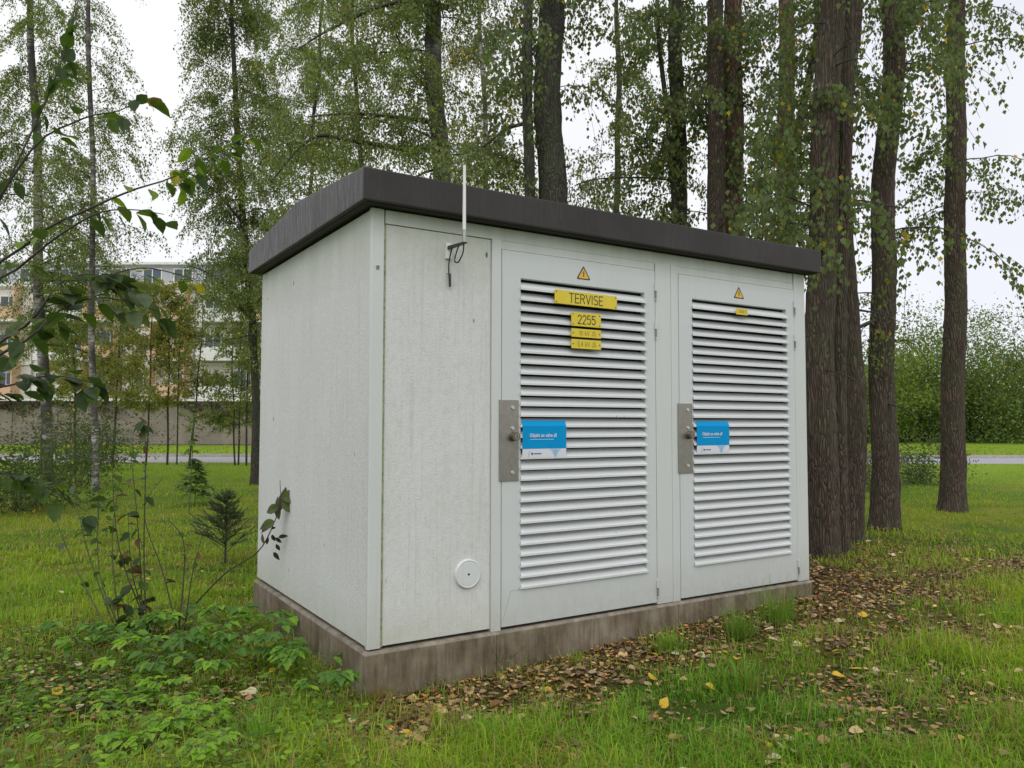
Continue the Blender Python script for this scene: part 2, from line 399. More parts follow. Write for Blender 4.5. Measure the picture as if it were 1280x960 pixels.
def litter_mask(X, Y):
    bl = np.maximum.reduce([k*np.exp(-((X-a)**2+(Y-b)**2*1.6)/(r*r)*(1+.5*np.sin(X*14)*np.sin(Y*17))) for a, b, r, k in BLOBS])
    w = .22*np.sin(X*3.1+Y)+.18*np.sin(X*1.3-2*Y)
    front = sstep(X+w, .5, 1.6)*(1-sstep(-Y, .38+w*.6, .85+w))*.92*sstep(-Y, -3.0, -2.6)*(1-sstep(X, 4.6, 5.6))
    right = sstep(X, 3.5, 3.9)*(1-sstep(X+w, 4.6, 5.8))*(1-sstep(Y+w, .0, .7))*sstep(Y, -1.0, -.35)*.8+.5*np.exp(-((X-6.4)**2+(Y-1.5)**2)/1.6)
    strip = sstep(X, -.6, .2)*(1-sstep(-Y+w*.4, .3, .8))*(1-sstep(Y, 0, .3))*.8
    leftdk = (1-sstep(X, -.5, -.1))*sstep(X, -3.0, -1.9)*sstep(Y, -.4, .3)*(1-sstep(Y, 2.3, 3.0))*.8
    midp = sstep(np.sin(X*1.9+.7)*np.sin(Y*2.3+X)+.25*np.sin(X*5+Y*3), .35, .8)*.75*(Y < .2)
    return np.clip(np.maximum.reduce([front, right, strip, leftdk*.45, midp*.55, bl]), 0, 1)
build_ground()

def band(name, d0, d1, l0, l1, z, mat, label, nseg=40):
    L_ = np.linspace(l0, l1, nseg); V = []; 
    for l in L_: V += [pos(d0, l, z), pos(d1, l, z)]
    F = [[2*i, 2*i+2, 2*i+3, 2*i+1] for i in range(nseg-1)]
    o = obj(name, np_mesh(name, V, [F], mat)); return meta(o, label, None, None, 'structure')
m, n, b = nodes('wet_asphalt')
v = noise(n, texco(n), 3, 6, .65); L(n, ramp(n, v, [(.3, (.27, .26, .27)), (.7, (.36, .35, .36))]), b.inputs['Base Color'])
b.inputs['Roughness'].default_value = .38; bump(n, b, noise(n, texco(n), 90, 2), .2, .004); M_ROAD = m
M_KERB = simple('kerb_stone', (.30, .28, .26), .8, 0, .2, 6)
band('road', 29.6, 34.6, -130, 130, -.268, M_ROAD, 'wet grey road crossing behind the kiosk')
for nm, d in (('kerb', 34.6),):
    mb = MB(); L0 = pos(d, -130); 
    seg = 96
    V = []; 
    for i in range(seg+1):
        l = -130+260*i/seg
        for dd, z in ((0, -.3), (0, -.14), (.16, -.14), (.16, -.3)): V.append(pos(d+dd, l, z))
    F = []
    for i in range(seg):
        for k in range(3): F.append((i*4+k, i*4+4+k, i*4+5+k, i*4+k+1))
    o = obj(nm, np_mesh(nm, V, [F], M_KERB)); meta(o, 'low stone kerb on the far edge of the road', None, None, 'structure')
# footpath joining the road on the right
V = []; F = []
pl = [(34.7, 15.6), (40, 16.4), (47, 17.6), (56, 18.2), (70, 17.0), (90, 12.0)]
for i, (d, l) in enumerate(pl): w = 1.1+.02*d; V += [pos(d, l-w, -.264), pos(d, l+w, -.264)]
for i in range(len(pl)-1): F.append([2*i, 2*i+1, 2*i+3, 2*i+2])
meta(obj('path', np_mesh('path', V, [F], M_ROAD)), 'narrow pale path leading from the road over the lawn', None, None, 'structure')

# ------------------------------------------------------------------ kiosk
KL, KD, KT = 3.751, 2.352, 2.452
kiosk = thing('transformer_kiosk', 'pale grey concrete transformer kiosk with two louvred doors and dark roof', 'kiosk', (0, 0, 0))
mb = MB(); s = .022
GB = -.42
def ring_box(mb, o, z0, z1): mb.box(-o, KL+o, -o, KD+o, z0, z1)
s = .018
for xa, xb in ((-s, .8165), (.8195, 2.3035), (2.3065, KL+s*.6)):
    MB().box(xa, xb, -s, KD+s, GB, -.040).build('plinth', M_CONC, kiosk, bevel=.005)
# chamfered top ledge
mb = MB(); z0, z1 = -.040, -.024
A = [(-s, -s), (KL+s*.6, -s), (KL+s*.6, KD+s), (-s, KD+s)]; Bq = [(-.011, -.009), (KL+.004, -.009), (KL+.004, KD+.008), (-.011, KD+.008)]
mb.add([(x, y, z0) for x, y in A]+[(x, y, z1) for x, y in Bq], [(0, 1, 5, 4), (1, 2, 6, 5), (2, 3, 7, 6), (3, 0, 4, 7), (4, 5, 6, 7)])
mb.build('plinth_ledge', simple('pale_concrete', (.22, .19, .145), .85, 0, .5, 14), kiosk)
# inner core so that nothing shows through
MB().box(.10, KL-.10, .12, KD-.06, -.02, 2.44).build('inner_wall', M_DARK, kiosk)
def gbox(x0, x1, y0, y1, z0, z1, name, mat, bevel=.003): return MB().box(x0, x1, y0, y1, z0, z1).build(name, mat, kiosk, bevel)
def wall_grid(name, corner, ux, L_, uz, H, nrm, th):
    pass
gbox(.003, .10, .022, KD, -.004, KT-.02, 'side_wall', M_PANEL, .004)
gbox(KL-.10, KL, .05, KD, -.012, KT-.02, 'side_wall', M_PANEL, .004)
gbox(.10, KL-.10, KD-.06, KD-.003, -.012, KT-.02, 'rear_wall', M_PANEL, .004)
gbox(.0895, .7845, .010, .11, -.006, 2.357, 'front_panel', M_PANEL, .003)
MB().prism([(0, .020), (0, .006), (.006, 0), (.0765, 0), (.0765, .10), (.02, .10)], -.014, KT-.012, 'z').build('corner_post', M_PAINT, kiosk, bevel=.002)
gbox(.086, KL-.14, .006, .11, 2.361, KT-.012, 'lintel', M_PAINT)
gbox(.787, .8535, -.003, .11, -.024, 2.3605, 'door_post', M_PAINT)
gbox(2.1235, 2.2685, -.002, .11, -.020, 2.3605, 'door_post', M_PAINT)
gbox(2.2715, 2.3415, -.002, .11, -.022, 2.3605, 'door_post', M_PAINT)
gbox(3.616, KL, 0, .11, -.020, KT-.011, 'corner_post', M_PAINT)
gbox(.857, 2.120, 0.004, .10, 2.3085, 2.3600, 'head_rail', M_PAINT, .001)
gbox(2.345, 3.612, 0.004, .10, 2.3085, 2.3600, 'head_rail', M_PAINT, .001)
# algae in the joint beside the corner post
ag = simple('green_algae', (.27, .28, .16), .9, 0, .55, 45)
gbox(.0768, .0892, .0045, .03, -.01, 2.358, 'joint_filler', ag, 0)

# roof
rx0, rx1, ry0, ry1, rb, rt, rr = -.086, 3.850, -.09, 2.455, 2.452, 2.636, 2.736
ym = 1.15
mb = MB()
prof = [(ry0, rb), (ry1, rb), (ry1, rt), (ym, rr), (ry0, rt)]
mb.prism(prof, rx0, rx1, 'x')
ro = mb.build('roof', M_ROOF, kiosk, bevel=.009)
ro.data.materials.append(M_ROOFS)      # gable ends: rain streaks, their pale colour also paints in the sky's sheen
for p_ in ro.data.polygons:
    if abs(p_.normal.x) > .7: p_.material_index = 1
MB().box(rx0+.03, rx1-.03, ry0+.03, ry1-.03, rb-.004, rb-.001).build('soffit', M_SOFF, kiosk)

# louvre doors ---------------------------------------------------------
SLN, LZ0, LZ1 = 29, .212, 2.131
pitch = (LZ1-LZ0)/SLN
def slat_mesh(w):
    prof = [(-.0155, .000), (-.0155, .0035), (-.0125, .0125), (.034, .0555), (.034, .0535), (-.0105, .0110), (-.0130, .002)]
    mb = MB(); mb.prism(prof, 0, w, 'x')
    # turned-down lip a little wider than the opening
    mb.prism([(-.0165, -.0015), (-.0165, .011), (-.0130, .0135), (-.0120, .0005)], -.009, w+.009, 'x')
    me = bpy.data.meshes.new('slat'); me.from_pydata(mb.v, [], mb.f)
    bm = bmesh.new(); bm.from_mesh(me); bmesh.ops.recalc_face_normals(bm, faces=bm.faces); bm.to_mesh(me); bm.free()
    me.materials.append(M_SLAT); return me
def make_door(x0, x1, a, b_, label):
    zb, zt = -.006, 2.305
    t = bpy.data.objects.new('door', None)
    mb = MB()
    y0, y1 = -.003, .04
    mb.box(x0, a, y0, y1, zb, zt); mb.box(b_, x1, y0, y1, zb, zt)
    mb.box(a, b_, y0, y1, zb, LZ0-.002); mb.box(a, b_, y0, y1, LZ1+.006, zt)
    # weld into one leaf with a clean face
    me = bpy.data.meshes.new('door')
    o_, i_ = [(x0, zb), (x1, zb), (x1, zt), (x0, zt)], [(a, LZ0-.002), (b_, LZ0-.002), (b_, LZ1+.006), (a, LZ1+.006)]
    V = [(x, y0, z) for x, z in o_]+[(x, y0, z) for x, z in i_]+[(x, y1, z) for x, z in o_]+[(x, y1, z) for x, z in i_]
    F = []
    for k in range(4):
        j = (k+1) % 4
        F += [(k, j, 4+j, 4+k), (8+j, 8+k, 12+k, 12+j), (k, 8+k, 8+j, j), (4+k, 4+j, 12+j, 12+k)]
    me.from_pydata(V, [], F)
    bm = bmesh.new(); bm.from_mesh(me); bmesh.ops.recalc_face_normals(bm, faces=bm.faces)
    bmesh.ops.bevel(bm, geom=[e for e in bm.edges if len(e.link_faces) == 2 and e.calc_face_angle(0) > .5], offset=.002, segments=2, affect='EDGES')
    bm.to_mesh(me); bm.free(); me.materials.append(M_DOOR)
    d = obj('door', me, kiosk); d['label'] = label
    sm = slat_mesh(b_-a)
    for k in range(SLN):
        q = obj('slat', sm, d, (a, 0, LZ0+k*pitch)); q.rotation_euler = (R.uniform(-.012, .012), 0, R.uniform(-.0006, .0006))
    MB().box(a-.01, b_+.01, .052, .056, LZ0-.03, LZ1+.03).build('backing_mesh', M_DARK, d)
    # lock plate, rivets, knob
    lx0, lx1 = x0-.022, x0+.118
    MB().box(lx0, lx1, -.0105, -.0042, .875, 1.372).build('lock_plate', M_STEEL, d, bevel=.0012)
    for z in (1.325, 1.197, .925):
        MB().cyl((x0+.074, z), .010, -.0175, -.0107, 'y', 14, .013).build('rivet', simple('bright_rivet', (.62, .60, .56), .3, .6), d)
    kx = x0+.078
    kb = MB().cyl((kx, 1.147), .027, -.050, -.0107, 'y', 24, .030).build('lock_cylinder', M_BRASS, d)
    MB().cyl((kx+.001, 1.147), .0165, -.0535, -.0502, 'y', 18).build('keyhole_cap', M_STEEL, d)
    MB().box(kx-.002, kx+.004, -.0545, -.0537, 1.139, 1.155).build('keyhole', M_BLK, d)
    # lift-off hinges
    for zt_ in (2.215, 1.945, .150):
        MB().cyl((x1+.001, -.010), .010, zt_-.055, zt_, 'z', 12).build('hinge', M_DOOR, d)
        MB().cyl((x1+.001, -.010), .0065, zt_-.112, zt_-.057, 'z', 12).build('hinge_pin', simple('dark_hinge_steel', (.20, .21, .21), .5), d)  # pin in grey steel, darker than the hinge paint
        MB().cyl((x1+.001, -.010), .009, zt_-.119, zt_-.1125, 'z', 12).build('hinge_foot', M_DOOR, d)
    return d
d1 = make_door(.858, 2.1185, .996, 2.021, 'near louvred door with the blue sticker and four yellow plates')
d2 = make_door(2.346, 3.611, 2.480, 3.517, 'far louvred door with one tiny yellow plate')
M_SEAM = simple('paint_seam', (.30, .32, .31), .7)
def seam(p, q, parent):
    p = np.array(p); q = np.array(q); dv = q-p; ln = np.linalg.norm(dv); dv /= ln; nn = np.array([-dv[1], dv[0]])*.0011
    c = [p+nn, q+nn, q-nn, p-nn]
    MB().prism([tuple(x) for x in c], -.0036, -.0032, 'y').build('seam', M_SEAM, parent)
seam((.868, .03), (.925, .205), d1); seam((.925, .2055), (.990, .2065), d1)
# round cover on the plain panel
rc = bpy.data.objects.new('round_cover', None)
mb = MB()
prof = [(.0, -.0075), (.068, -.0065), (.0725, -.0050), (.076, -.0075), (.081, -.0072), (.086, .002), (.086, .012)]
V = []; F = []; ns = 40
for r_, y_ in prof[1:]:
    V += [(.628+r_*math.cos(2*math.pi*k/ns), y_, .338+r_*math.sin(2*math.pi*k/ns)) for k in range(ns)]
for i in range(len(prof)-2):
    for k in range(ns): F.append((i*ns+k, (i+1)*ns+k, (i+1)*ns+(k+1) % ns, i*ns+(k+1) % ns))
F.append(tuple(range(ns)))
mb.add(V, F); cv = mb.build('round_cover', mat_paint((.66, .68, .68), 'cover_paint', .4), kiosk)
MB().cyl((.630, .336), .007, -.0075, -.0063, 'y', 10).build('screw_hole', M_DARK, cv)
# small chips and cut end at the corner
MB().prism([(-.0005, 2.115), (-.0005, 2.09), (-.012, 2.112)], .030, .046, 'x').build('broken_tab', simple('grey_tab', (.35, .36, .33), .7), kiosk)

# ------------------------------------------------------------------ signs on the doors
def text_mesh(s_, size, mat, name, xs=1.0, weight=0.0, depth=.0004, align='CENTER'):
    cu = bpy.data.curves.new(name, 'FONT'); cu.body = s_; cu.size = size; cu.align_x = align; cu.align_y = 'CENTER'
    cu.extrude = depth; cu.offset = weight; cu.resolution_u = 3; cu.space_character = 1.06
    o = bpy.data.objects.new(name, cu); COL.objects.link(o)
    dg = bpy.context.evaluated_depsgraph_get(); dg.update()
    me = bpy.data.meshes.new_from_object(o.evaluated_get(dg)); bpy.data.objects.remove(o); bpy.data.curves.remove(cu)
    me.name = name; me.transform(Matrix.Diagonal((xs, 1, 1, 1))); me.transform(Matrix.Rotation(math.pi/2, 4, 'X'))
    me.materials.clear(); me.materials.append(mat); return me
def arc(cx, cz, rx, rz, a0, a1, n=8):
    return [(cx+rx*math.cos(math.radians(a0+(a1-a0)*i/n)), cz+rz*math.sin(math.radians(a0+(a1-a0)*i/n))) for i in range(n+1)]
_S = arc(.3, .76, .26, .24, 30, 270, 9)[:]+arc(.3, .26, .28, .26, 90, -150, 9)
GLY = {  # engraved single-stroke capitals: unit height, strokes as point lists
 'T': (.62, [[(0, 1), (.62, 1)], [(.31, 1), (.31, 0)]]), 'E': (.52, [[(.52, 1), (0, 1), (0, 0), (.52, 0)], [(0, .52), (.44, .52)]]),
 'R': (.56, [[(0, 0), (0, 1), (.30, 1)]+arc(.30, .76, .24, .24, 90, -90)+[(0, .52)], [(.30, .52), (.56, 0)]]), 'V': (.62, [[(0, 1), (.31, 0), (.62, 1)]]),
 'I': (.02, [[(.01, 0), (.01, 1)]]), 'S': (.58, [_S]),
 '2': (.54, [arc(.27, .73, .27, .27, 165, -35, 9)+[(0, 0), (.54, 0)]]),
 '5': (.54, [[(.50, 1), (.06, 1), (.02, .56)]+arc(.26, .33, .28, .33, 115, -150, 10)]),
 '0': (.54, [arc(.27, .5, .27, .5, 0, 360, 18)]), '1': (.22, [[(0, .78), (.2, 1), (.2, 0)]]), '4': (.56, [[(.44, 0), (.44, 1), (0, .30), (.56, .30)]]),
 'k': (.44, [[(0, 1), (0, 0)], [(.40, .66), (0, .30)], [(.12, .42), (.44, 0)]]), 'J': (.36, [[(.36, 1), (.36, .24)]+arc(.18, .22, .18, .22, 0, -180, 7)]),
 ',': (.08, [[(.08, .06), (.0, -.14)]]), 'A': (.62, [[(0, 0), (.31, 1), (.62, 0)], [(.11, .34), (.51, .34)]]), 'F': (.50, [[(.50, 1), (0, 1), (0, 0)], [(0, .52), (.42, .52)]]),
 'O': (.64, [arc(.32, .5, .32, .5, 0, 360, 18)]), ' ': (.34, [])}
def engraved(txt, h, wt, mat, xs=1.0, gap=.22):
    tot = sum(GLY[c][0]+gap for c in txt)-gap; x = -tot/2; mb = MB(); k = 0
    for c in txt:
        for st in GLY[c][1]:
            for p, q in zip(st[:-1], st[1:]):
                p = np.array([(x+p[0])*h*xs, (p[1]-.5)*h]); q = np.array([(x+q[0])*h*xs, (q[1]-.5)*h]); d_ = q-p; ln = np.linalg.norm(d_)
                if ln < 1e-6: continue
                d_ /= ln; nn = np.array([-d_[1], d_[0]])*wt/2; e = d_*wt*.35; k += 1; o_ = -.0003-.00001*(k % 7)
                mb.prism([tuple(p-e+nn), tuple(q+e+nn), tuple(q+e-nn), tuple(p-e-nn)], o_, 0, 'y')
        x += GLY[c][0]+gap
    return mb
def plate(cx, cz, w, h, words_, size, label, xs=.8, mat=None, wt=0, tilt=0, yp=-.030, screws=True, dx=0, sc_z=0):
    t = thing('sign_plate', label, 'sign', (cx, yp, cz)); t.rotation_euler = (0, tilt, 0)
    MB().box(-w/2, w/2, -.003, .003, -h/2, h/2).build('plate', M_YEL, t, bevel=.0012)
    MB().box(-w/2+.02, w/2-.02, .0035, .014, -h/2+.008, h/2-.008).build('spacer', M_DARK, t)
    engraved(words_, size, size*.115+wt, mat or M_BLK, xs).build('lettering', mat or M_BLK, t, loc=(dx, -.0032, 0))
    if screws:
        for sx in (-1, 1):
            for sz in (-1, 1) if h > .07 else (0,):
                MB().cyl((sx*(w/2-.012), sz*(h/2-.012)), .004, -.0052, -.0033, 'y', 8).build('screw', M_BLK, t)
    return t
plate(1.492, 2.041, .512, .090, 'TERVISE', .058, 'long yellow plate reading TERVISE, topmost on the near door', 1.0, tilt=.006, dx=-.004)
plate(1.489, 1.906, .242, .090, '2255', .056, 'yellow number plate reading 2255 below the long plate', .90, dx=.002)
plate(1.489, 1.817, .242, .055, '10 kV JS', .028, 'small yellow plate reading 10 kV JS, faded lettering', .95, M_BRN, dx=.008)
plate(1.489, 1.745, .242, .060, '0,4 kV JS', .030, 'lowest yellow plate reading 0,4 kV JS', .88, M_BRN, dx=.002)
plate(2.973, 2.075, .125, .046, 'TRAFO', .024, 'tiny yellow plate reading TRAFO on the far door', .95, M_BRN, screws=False)
def triangle(cx, cz, label):
    t = thing('warning_sign', label, 'sign', (cx, -.0034, cz))
    def tri(k, y0, y1, name, mat, rnd=True):
        w = .053*k; h = .088*k; zc = -.029*k
        pts = []
        for (x, z), (a0, a1) in zip(((-w, zc), (w, zc), (0, zc+h)), ((150, 270), (-90, 30), (30, 150))):
            for q in range(4):
                an = math.radians(a0+(a1-a0)*q/3); rd = .006*k
                ccx = x+(-1 if x > 0 else 1 if x < 0 else 0)*rd*1.3; ccz = z+(rd if z < 0 else -rd*1.8)
                pts.append((ccx+rd*math.cos(an), ccz+rd*math.sin(an)))
        MB().prism(pts, y0, y1, 'y').build(name, mat, t)
    tri(1.05, -.0008, 0, 'backing', M_BLK); tri(.80, -.0016, -.0010, 'face', M_ORNG)
    bolt = [(.004, .036), (-.009, .006), (.000, .009), (-.003, -.008), (-.007, -.007), (.000, -.021), (.006, -.005), (.0025, -.006), (.008, .016), (-.0005, .012), (.008, .036)]
    bolt = [(x, z*.85+.003) for x, z in bolt]
    MB().prism(bolt, -.0024, -.0018, 'y').build('lightning_bolt', M_BLK, t)
triangle(1.488, 2.208, 'triangular yellow high voltage warning sign above the long TERVISE plate')
triangle(2.972, 2.211, 'triangular yellow high voltage warning sign above the tiny TRAFO plate')
def sticker(cx, cz, w, h, label):
    t = thing('sticker', label, 'sticker', (cx, -.0195, cz))
    hw = w/2; zs = -h/2+.235*h
    # bent over the louvre lips: a top strip tilts back
    def strip(z0, z1, y0, y1, name, mat):
        MB().add_quad(z0, z1, y0, y1) if False else None
        m_ = MB(); m_.add([(-hw, y0, z0), (hw, y0, z0), (hw, y1, z1), (-hw, y1, z1), (-hw, y0+.0008, z0), (hw, y0+.0008, z0), (hw, y1+.0008, z1), (-hw, y1+.0008, z1)],
                          [(0, 1, 2, 3), (7, 6, 5, 4), (0, 4, 5, 1), (1, 5, 6, 2), (2, 6, 7, 3), (3, 7, 4, 0)])
        m_.build(name, mat, t)
    strip(zs+.0003, h/2-.035, 0, -.001, 'blue_field', M_BLUE)
    strip(h/2-.0347, h/2, -.001, .014, 'folded_edge', M_BLUE)
    strip(-h/2, zs, .002, 0, 'white_field', M_WHITE)
    hz = .022
    o = obj('lettering', text_mesh('Objekt on valve all', .0315, M_WHITE, 'lettering', .80, .0006), t, (-.012, -.0022, hz))
    MB().box(-hw+.055, hw-.10, -.0022, -.0016, hz-.026, hz-.0235).build('underline', M_LBLUE, t)
    # scattered dots forming an arrow
    mbd = MB()
    for r_, cnt in enumerate((9, 7, 5, 4, 3, 2, 1)):
        for k in range(cnt):
            x = .082+(k-(cnt-1)/2)*.0095; z = zs-.004-r_*.0078
            s_ = .0026
            mbd.box(x-s_, x+s_, -.0006, -.0002, z-s_, z+s_)
    for k in range(26):
        x = R.uniform(.02, .13); z = zs+R.uniform(.004, .032); s_ = .0014
        mbd.box(x-s_, x+s_, -.0026, -.0014, z-s_, z+s_)
    o = mbd.build('dot_pattern', M_BLUE2, t); o['kind'] = 'stuff'
    MB().cyl((-hw+.072, zs-.030), .008, -.0006, -.0002, 'y', 12).build('emblem', M_NAVY, t)
    MB().box(-hw+.085, -hw+.140, -.0006, -.0002, zs-.033, zs-.027).build('small_print', M_NAVY, t)
    MB().prism([(-hw+.040, zs-.050), (-hw+.043, zs-.050), (-hw+.056, zs-.010), (-hw+.053, zs-.010)], -.0006, -.0002, 'y').build('slanted_line', simple('lilac_print', (.35, .28, .55), .5), t)
sticker(1.166, 1.130, .334, .232, 'blue and white warning sticker beside the near door lock')
sticker(2.664, 1.130, .334, .232, 'blue and white warning sticker beside the far door lock')

# ------------------------------------------------------------------ antenna on the front panel
an = thing('antenna', 'thin white rod antenna on a wall bracket above the plain panel', 'antenna', (.488, 0, 2.278))
MB().box(-.020, .020, -.004, .009, -.075, .018).build('wall_bracket', M_PLAST, an, bevel=.001)
MB().prism([(-.005, 0), (-.205, -.013), (-.205, -.021), (-.005, -.018)], -.012, .012, 'x').build('bracket_arm', simple('dark_bracket', (.05, .05, .048), .5, .3), an)
MB().cyl((0, -.190), .0115, -.016, .06, 'z', 14).build('rod_socket', simple('grey_metal', (.42, .40, .37), .4, .6), an)
MB().cyl((0, -.190), .0105, .0605, .435, 'z', 14, .0085).build('rod', M_PLAST, an)
def bez(pts, n=24):
    pts = np.array(pts, float); t = np.linspace(0, len(pts)-1, n); out = []
    for q in t:
        i = int(min(q, len(pts)-2)); f = q-i
        p0 = pts[max(i-1, 0)]; p1 = pts[i]; p2 = pts[i+1]; p3 = pts[min(i+2, len(pts)-1)]
        out.append(.5*((2*p1)+(-p0+p2)*f+(2*p0-5*p1+4*p2-p3)*f*f+(-p0+3*p1-3*p2+p3)*f**3))
    return np.array(out)
MB().tube(bez([(0, -.185, -.02), (.003, -.17, -.07), (0, -.12, -.115), (0, -.075, -.10), (0, -.10, -.05), (.0, -.13, -.015)]), .0042, 6).build('cable', M_CABLE, an)
MB().tube(bez([(0, -.05, -.012), (0, -.022, -.05), (-.006, -.012, -.12), (0, -.008, -.20), (.004, -.007, -.245)]), .0042, 6).build('cable', M_CABLE, an)
MB().tube([(.003, -.009, -.165), (.005, -.009, -.24)], .007, 6).build('cable_sleeve', M_CABLE, an)
MB().tube([(-.02, -.010, -.168), (.012, -.010, -.166)], .002, 5).build('cable_tie', M_CABLE, an)

# ------------------------------------------------------------------ trees
def vary(base, n, rng, amt=.25, yellow=0.0, ycol=(.42, .30, .03)):
    c = np.array(base)[None]*(1+rng.uniform(-amt, amt, (n, 1)))*(1+rng.uniform(-.10, .10, (n, 3)))
    if yellow:
        k = rng.random(n) < yellow
        c[k] = np.array(ycol)*(1+rng.uniform(-.3, .3, (k.sum(), 1)))
    return c
def trunk_mesh(pts, rad, mat, rough=.05, seed=0, sides=30, step=.10, flare=.35, flare_h=.28):
    pts = np.array(pts, float); ln = np.concatenate([[0], np.cumsum(np.linalg.norm(np.diff(pts, axis=0), axis=1))])
    K = max(8, int(ln[-1]/step)); s_ = np.linspace(0, ln[-1], K)**1.0
    C = np.stack([np.interp(s_, ln, pts[:, i]) for i in range(3)], 1)
    rr = np.interp(s_, ln, rad); rr = rr*(1+flare*np.exp(-s_/flare_h))
    rng = np.random.default_rng(seed)
    C[:, :2] += (rng.normal(size=(1, 2))*.03*np.sin(s_*.9+seed)[:, None]+rng.normal(size=(1, 2))*.015*np.sin(s_*2.3)[:, None])*np.minimum(1, s_/2)[:, None]
    an_ = np.arange(sides)*2*math.pi/sides
    ph = rng.uniform(0, 6, 6)
    S, A = np.meshgrid(s_, an_, indexing='ij')
    lobes = .5*np.sin(3*A+ph[0])*np.exp(-S/1.0)*flare + .03*np.sin(2*A+ph[1]+S*.3)
    fur = rough*(np.sin(13*A+2.2*np.sin(S*1.9+ph[2])+ph[3])*.5+np.sin(21*A+3*np.sin(S*2.7+ph[4])+S*1.3)*.4)+rough*.6*rng.normal(size=S.shape)
    Rr = rr[:, None]*(1+lobes*.35+fur)
    V = np.stack([C[:, 0:1]+Rr*np.cos(A), C[:, 1:2]+Rr*np.sin(A), np.broadcast_to(C[:, 2:3], A.shape)], -1).reshape(-1, 3)
    b = (np.arange(K-1)*sides)[:, None]; j = np.arange(sides)[None]; j2 = (j+1) % sides
    F = np.stack([b+j, b+j2, b+sides+j2, b+sides+j], -1).reshape(-1, 4)
    return V, F, C, rr
def foliage(rng, starts, azs, lens, elev, droop, twigs=10, tlen=.7, tdroop=.6, per=26, leaf=.05, hang=.75, col=(.07, .10, .03), yellow=.02,
            amt=.25, r0=.02, spread=.9, jitter=.05, wid=.62):
    """Boughs with twigs and leaves; returns bough verts/faces and leaf verts/faces/colours."""
    nb = len(starts); K = 9; t = np.linspace(0, 1, K)
    dirs = np.stack([np.cos(azs), np.sin(azs), np.zeros(nb)], 1)
    P = starts[:, None, :] + lens[:, None, None]*(t[None, :, None]*(dirs*np.cos(elev)[:, None])[:, None, :])
    P[:, :, 2] += lens[:, None]*(t[None]*np.sin(elev)[:, None]) - droop[:, None]*lens[:, None]*t[None]**2
    side = np.stack([-dirs[:, 1], dirs[:, 0], dirs[:, 2]], 1)
    P += side[:, None, :]*(rng.normal(size=(nb, 1))*.12*lens[:, None]*np.sin(t*3)[None])[..., None] + rng.normal(size=P.shape)*.02*lens[:, None, None]*t[None, :, None]
    Rb = (r0*lens/2.5)[:, None]*(1-.85*t[None])
    VB, FB = tubes(P, Rb, 5)
    # twigs
    ti = np.tile(np.linspace(.12, 1, twigs), (nb, 1))+rng.uniform(-.04, .04, (nb, twigs)); ti = np.clip(ti, 0.05, 1)
    idx = ti*(K-1); i0 = np.minimum(idx.astype(int), K-2); f = (idx-i0)[..., None]
    bi = np.arange(nb)[:, None]
    S = P[bi, i0]*(1-f)+P[bi, i0+1]*f
    S = S.reshape(-1, 3); nt_ = len(S)
    sgn = rng.choice([-1, 1], nt_)[:, None]
    D = np.repeat(dirs, twigs, 0)*rng.uniform(.1, .9, (nt_, 1)) + np.repeat(side, twigs, 0)*sgn*spread*rng.uniform(.3, 1, (nt_, 1)) + np.array([0, 0, 1.])*rng.uniform(-.3, .35, (nt_, 1))
    D /= np.linalg.norm(D, axis=1, keepdims=True)
    tl = tlen*rng.uniform(.4, 1.25, nt_)
    k2 = np.linspace(0, 1, 5)
    T = S[:, None, :]+D[:, None, :]*(tl[:, None]*k2[None]*(1-.35*k2[None]*tdroop))[..., None]
    T[:, :, 2] -= tdroop*tl[:, None]*k2[None]**1.6
    VT, FT = tubes(T, np.full((nt_, 5), .0035)*np.linspace(1, .5, 5)[None], 3)
    # leaves
    q = rng.random((nt_, per))**.8*4; j0 = np.minimum(q.astype(int), 3); g = (q-j0)[..., None]
    ii = np.arange(nt_)[:, None]
    LP = (T[ii, j0]*(1-g)+T[ii, j0+1]*g).reshape(-1, 3)+rng.normal(size=(nt_*per, 3))*jitter
    sz = leaf*rng.uniform(.55, 1.25, len(LP))
    VL, FL = leaf_cloud(LP, sz, rng, hang, wid)
    tc = np.repeat(1+rng.uniform(-.22, .22, (nt_, 1)), per, 0)
    cl = vary(col, len(LP), rng, amt, yellow)*tc
    return VB, FB, VT, FT, VL, FL, np.repeat(cl, 4, 0)
def merge(parts):
    V = []; F = []; n_ = 0
    for v, f in parts: V.append(v); F.append(np.asarray(f)+n_); n_ += len(v)
    return np.concatenate(V), np.concatenate(F)
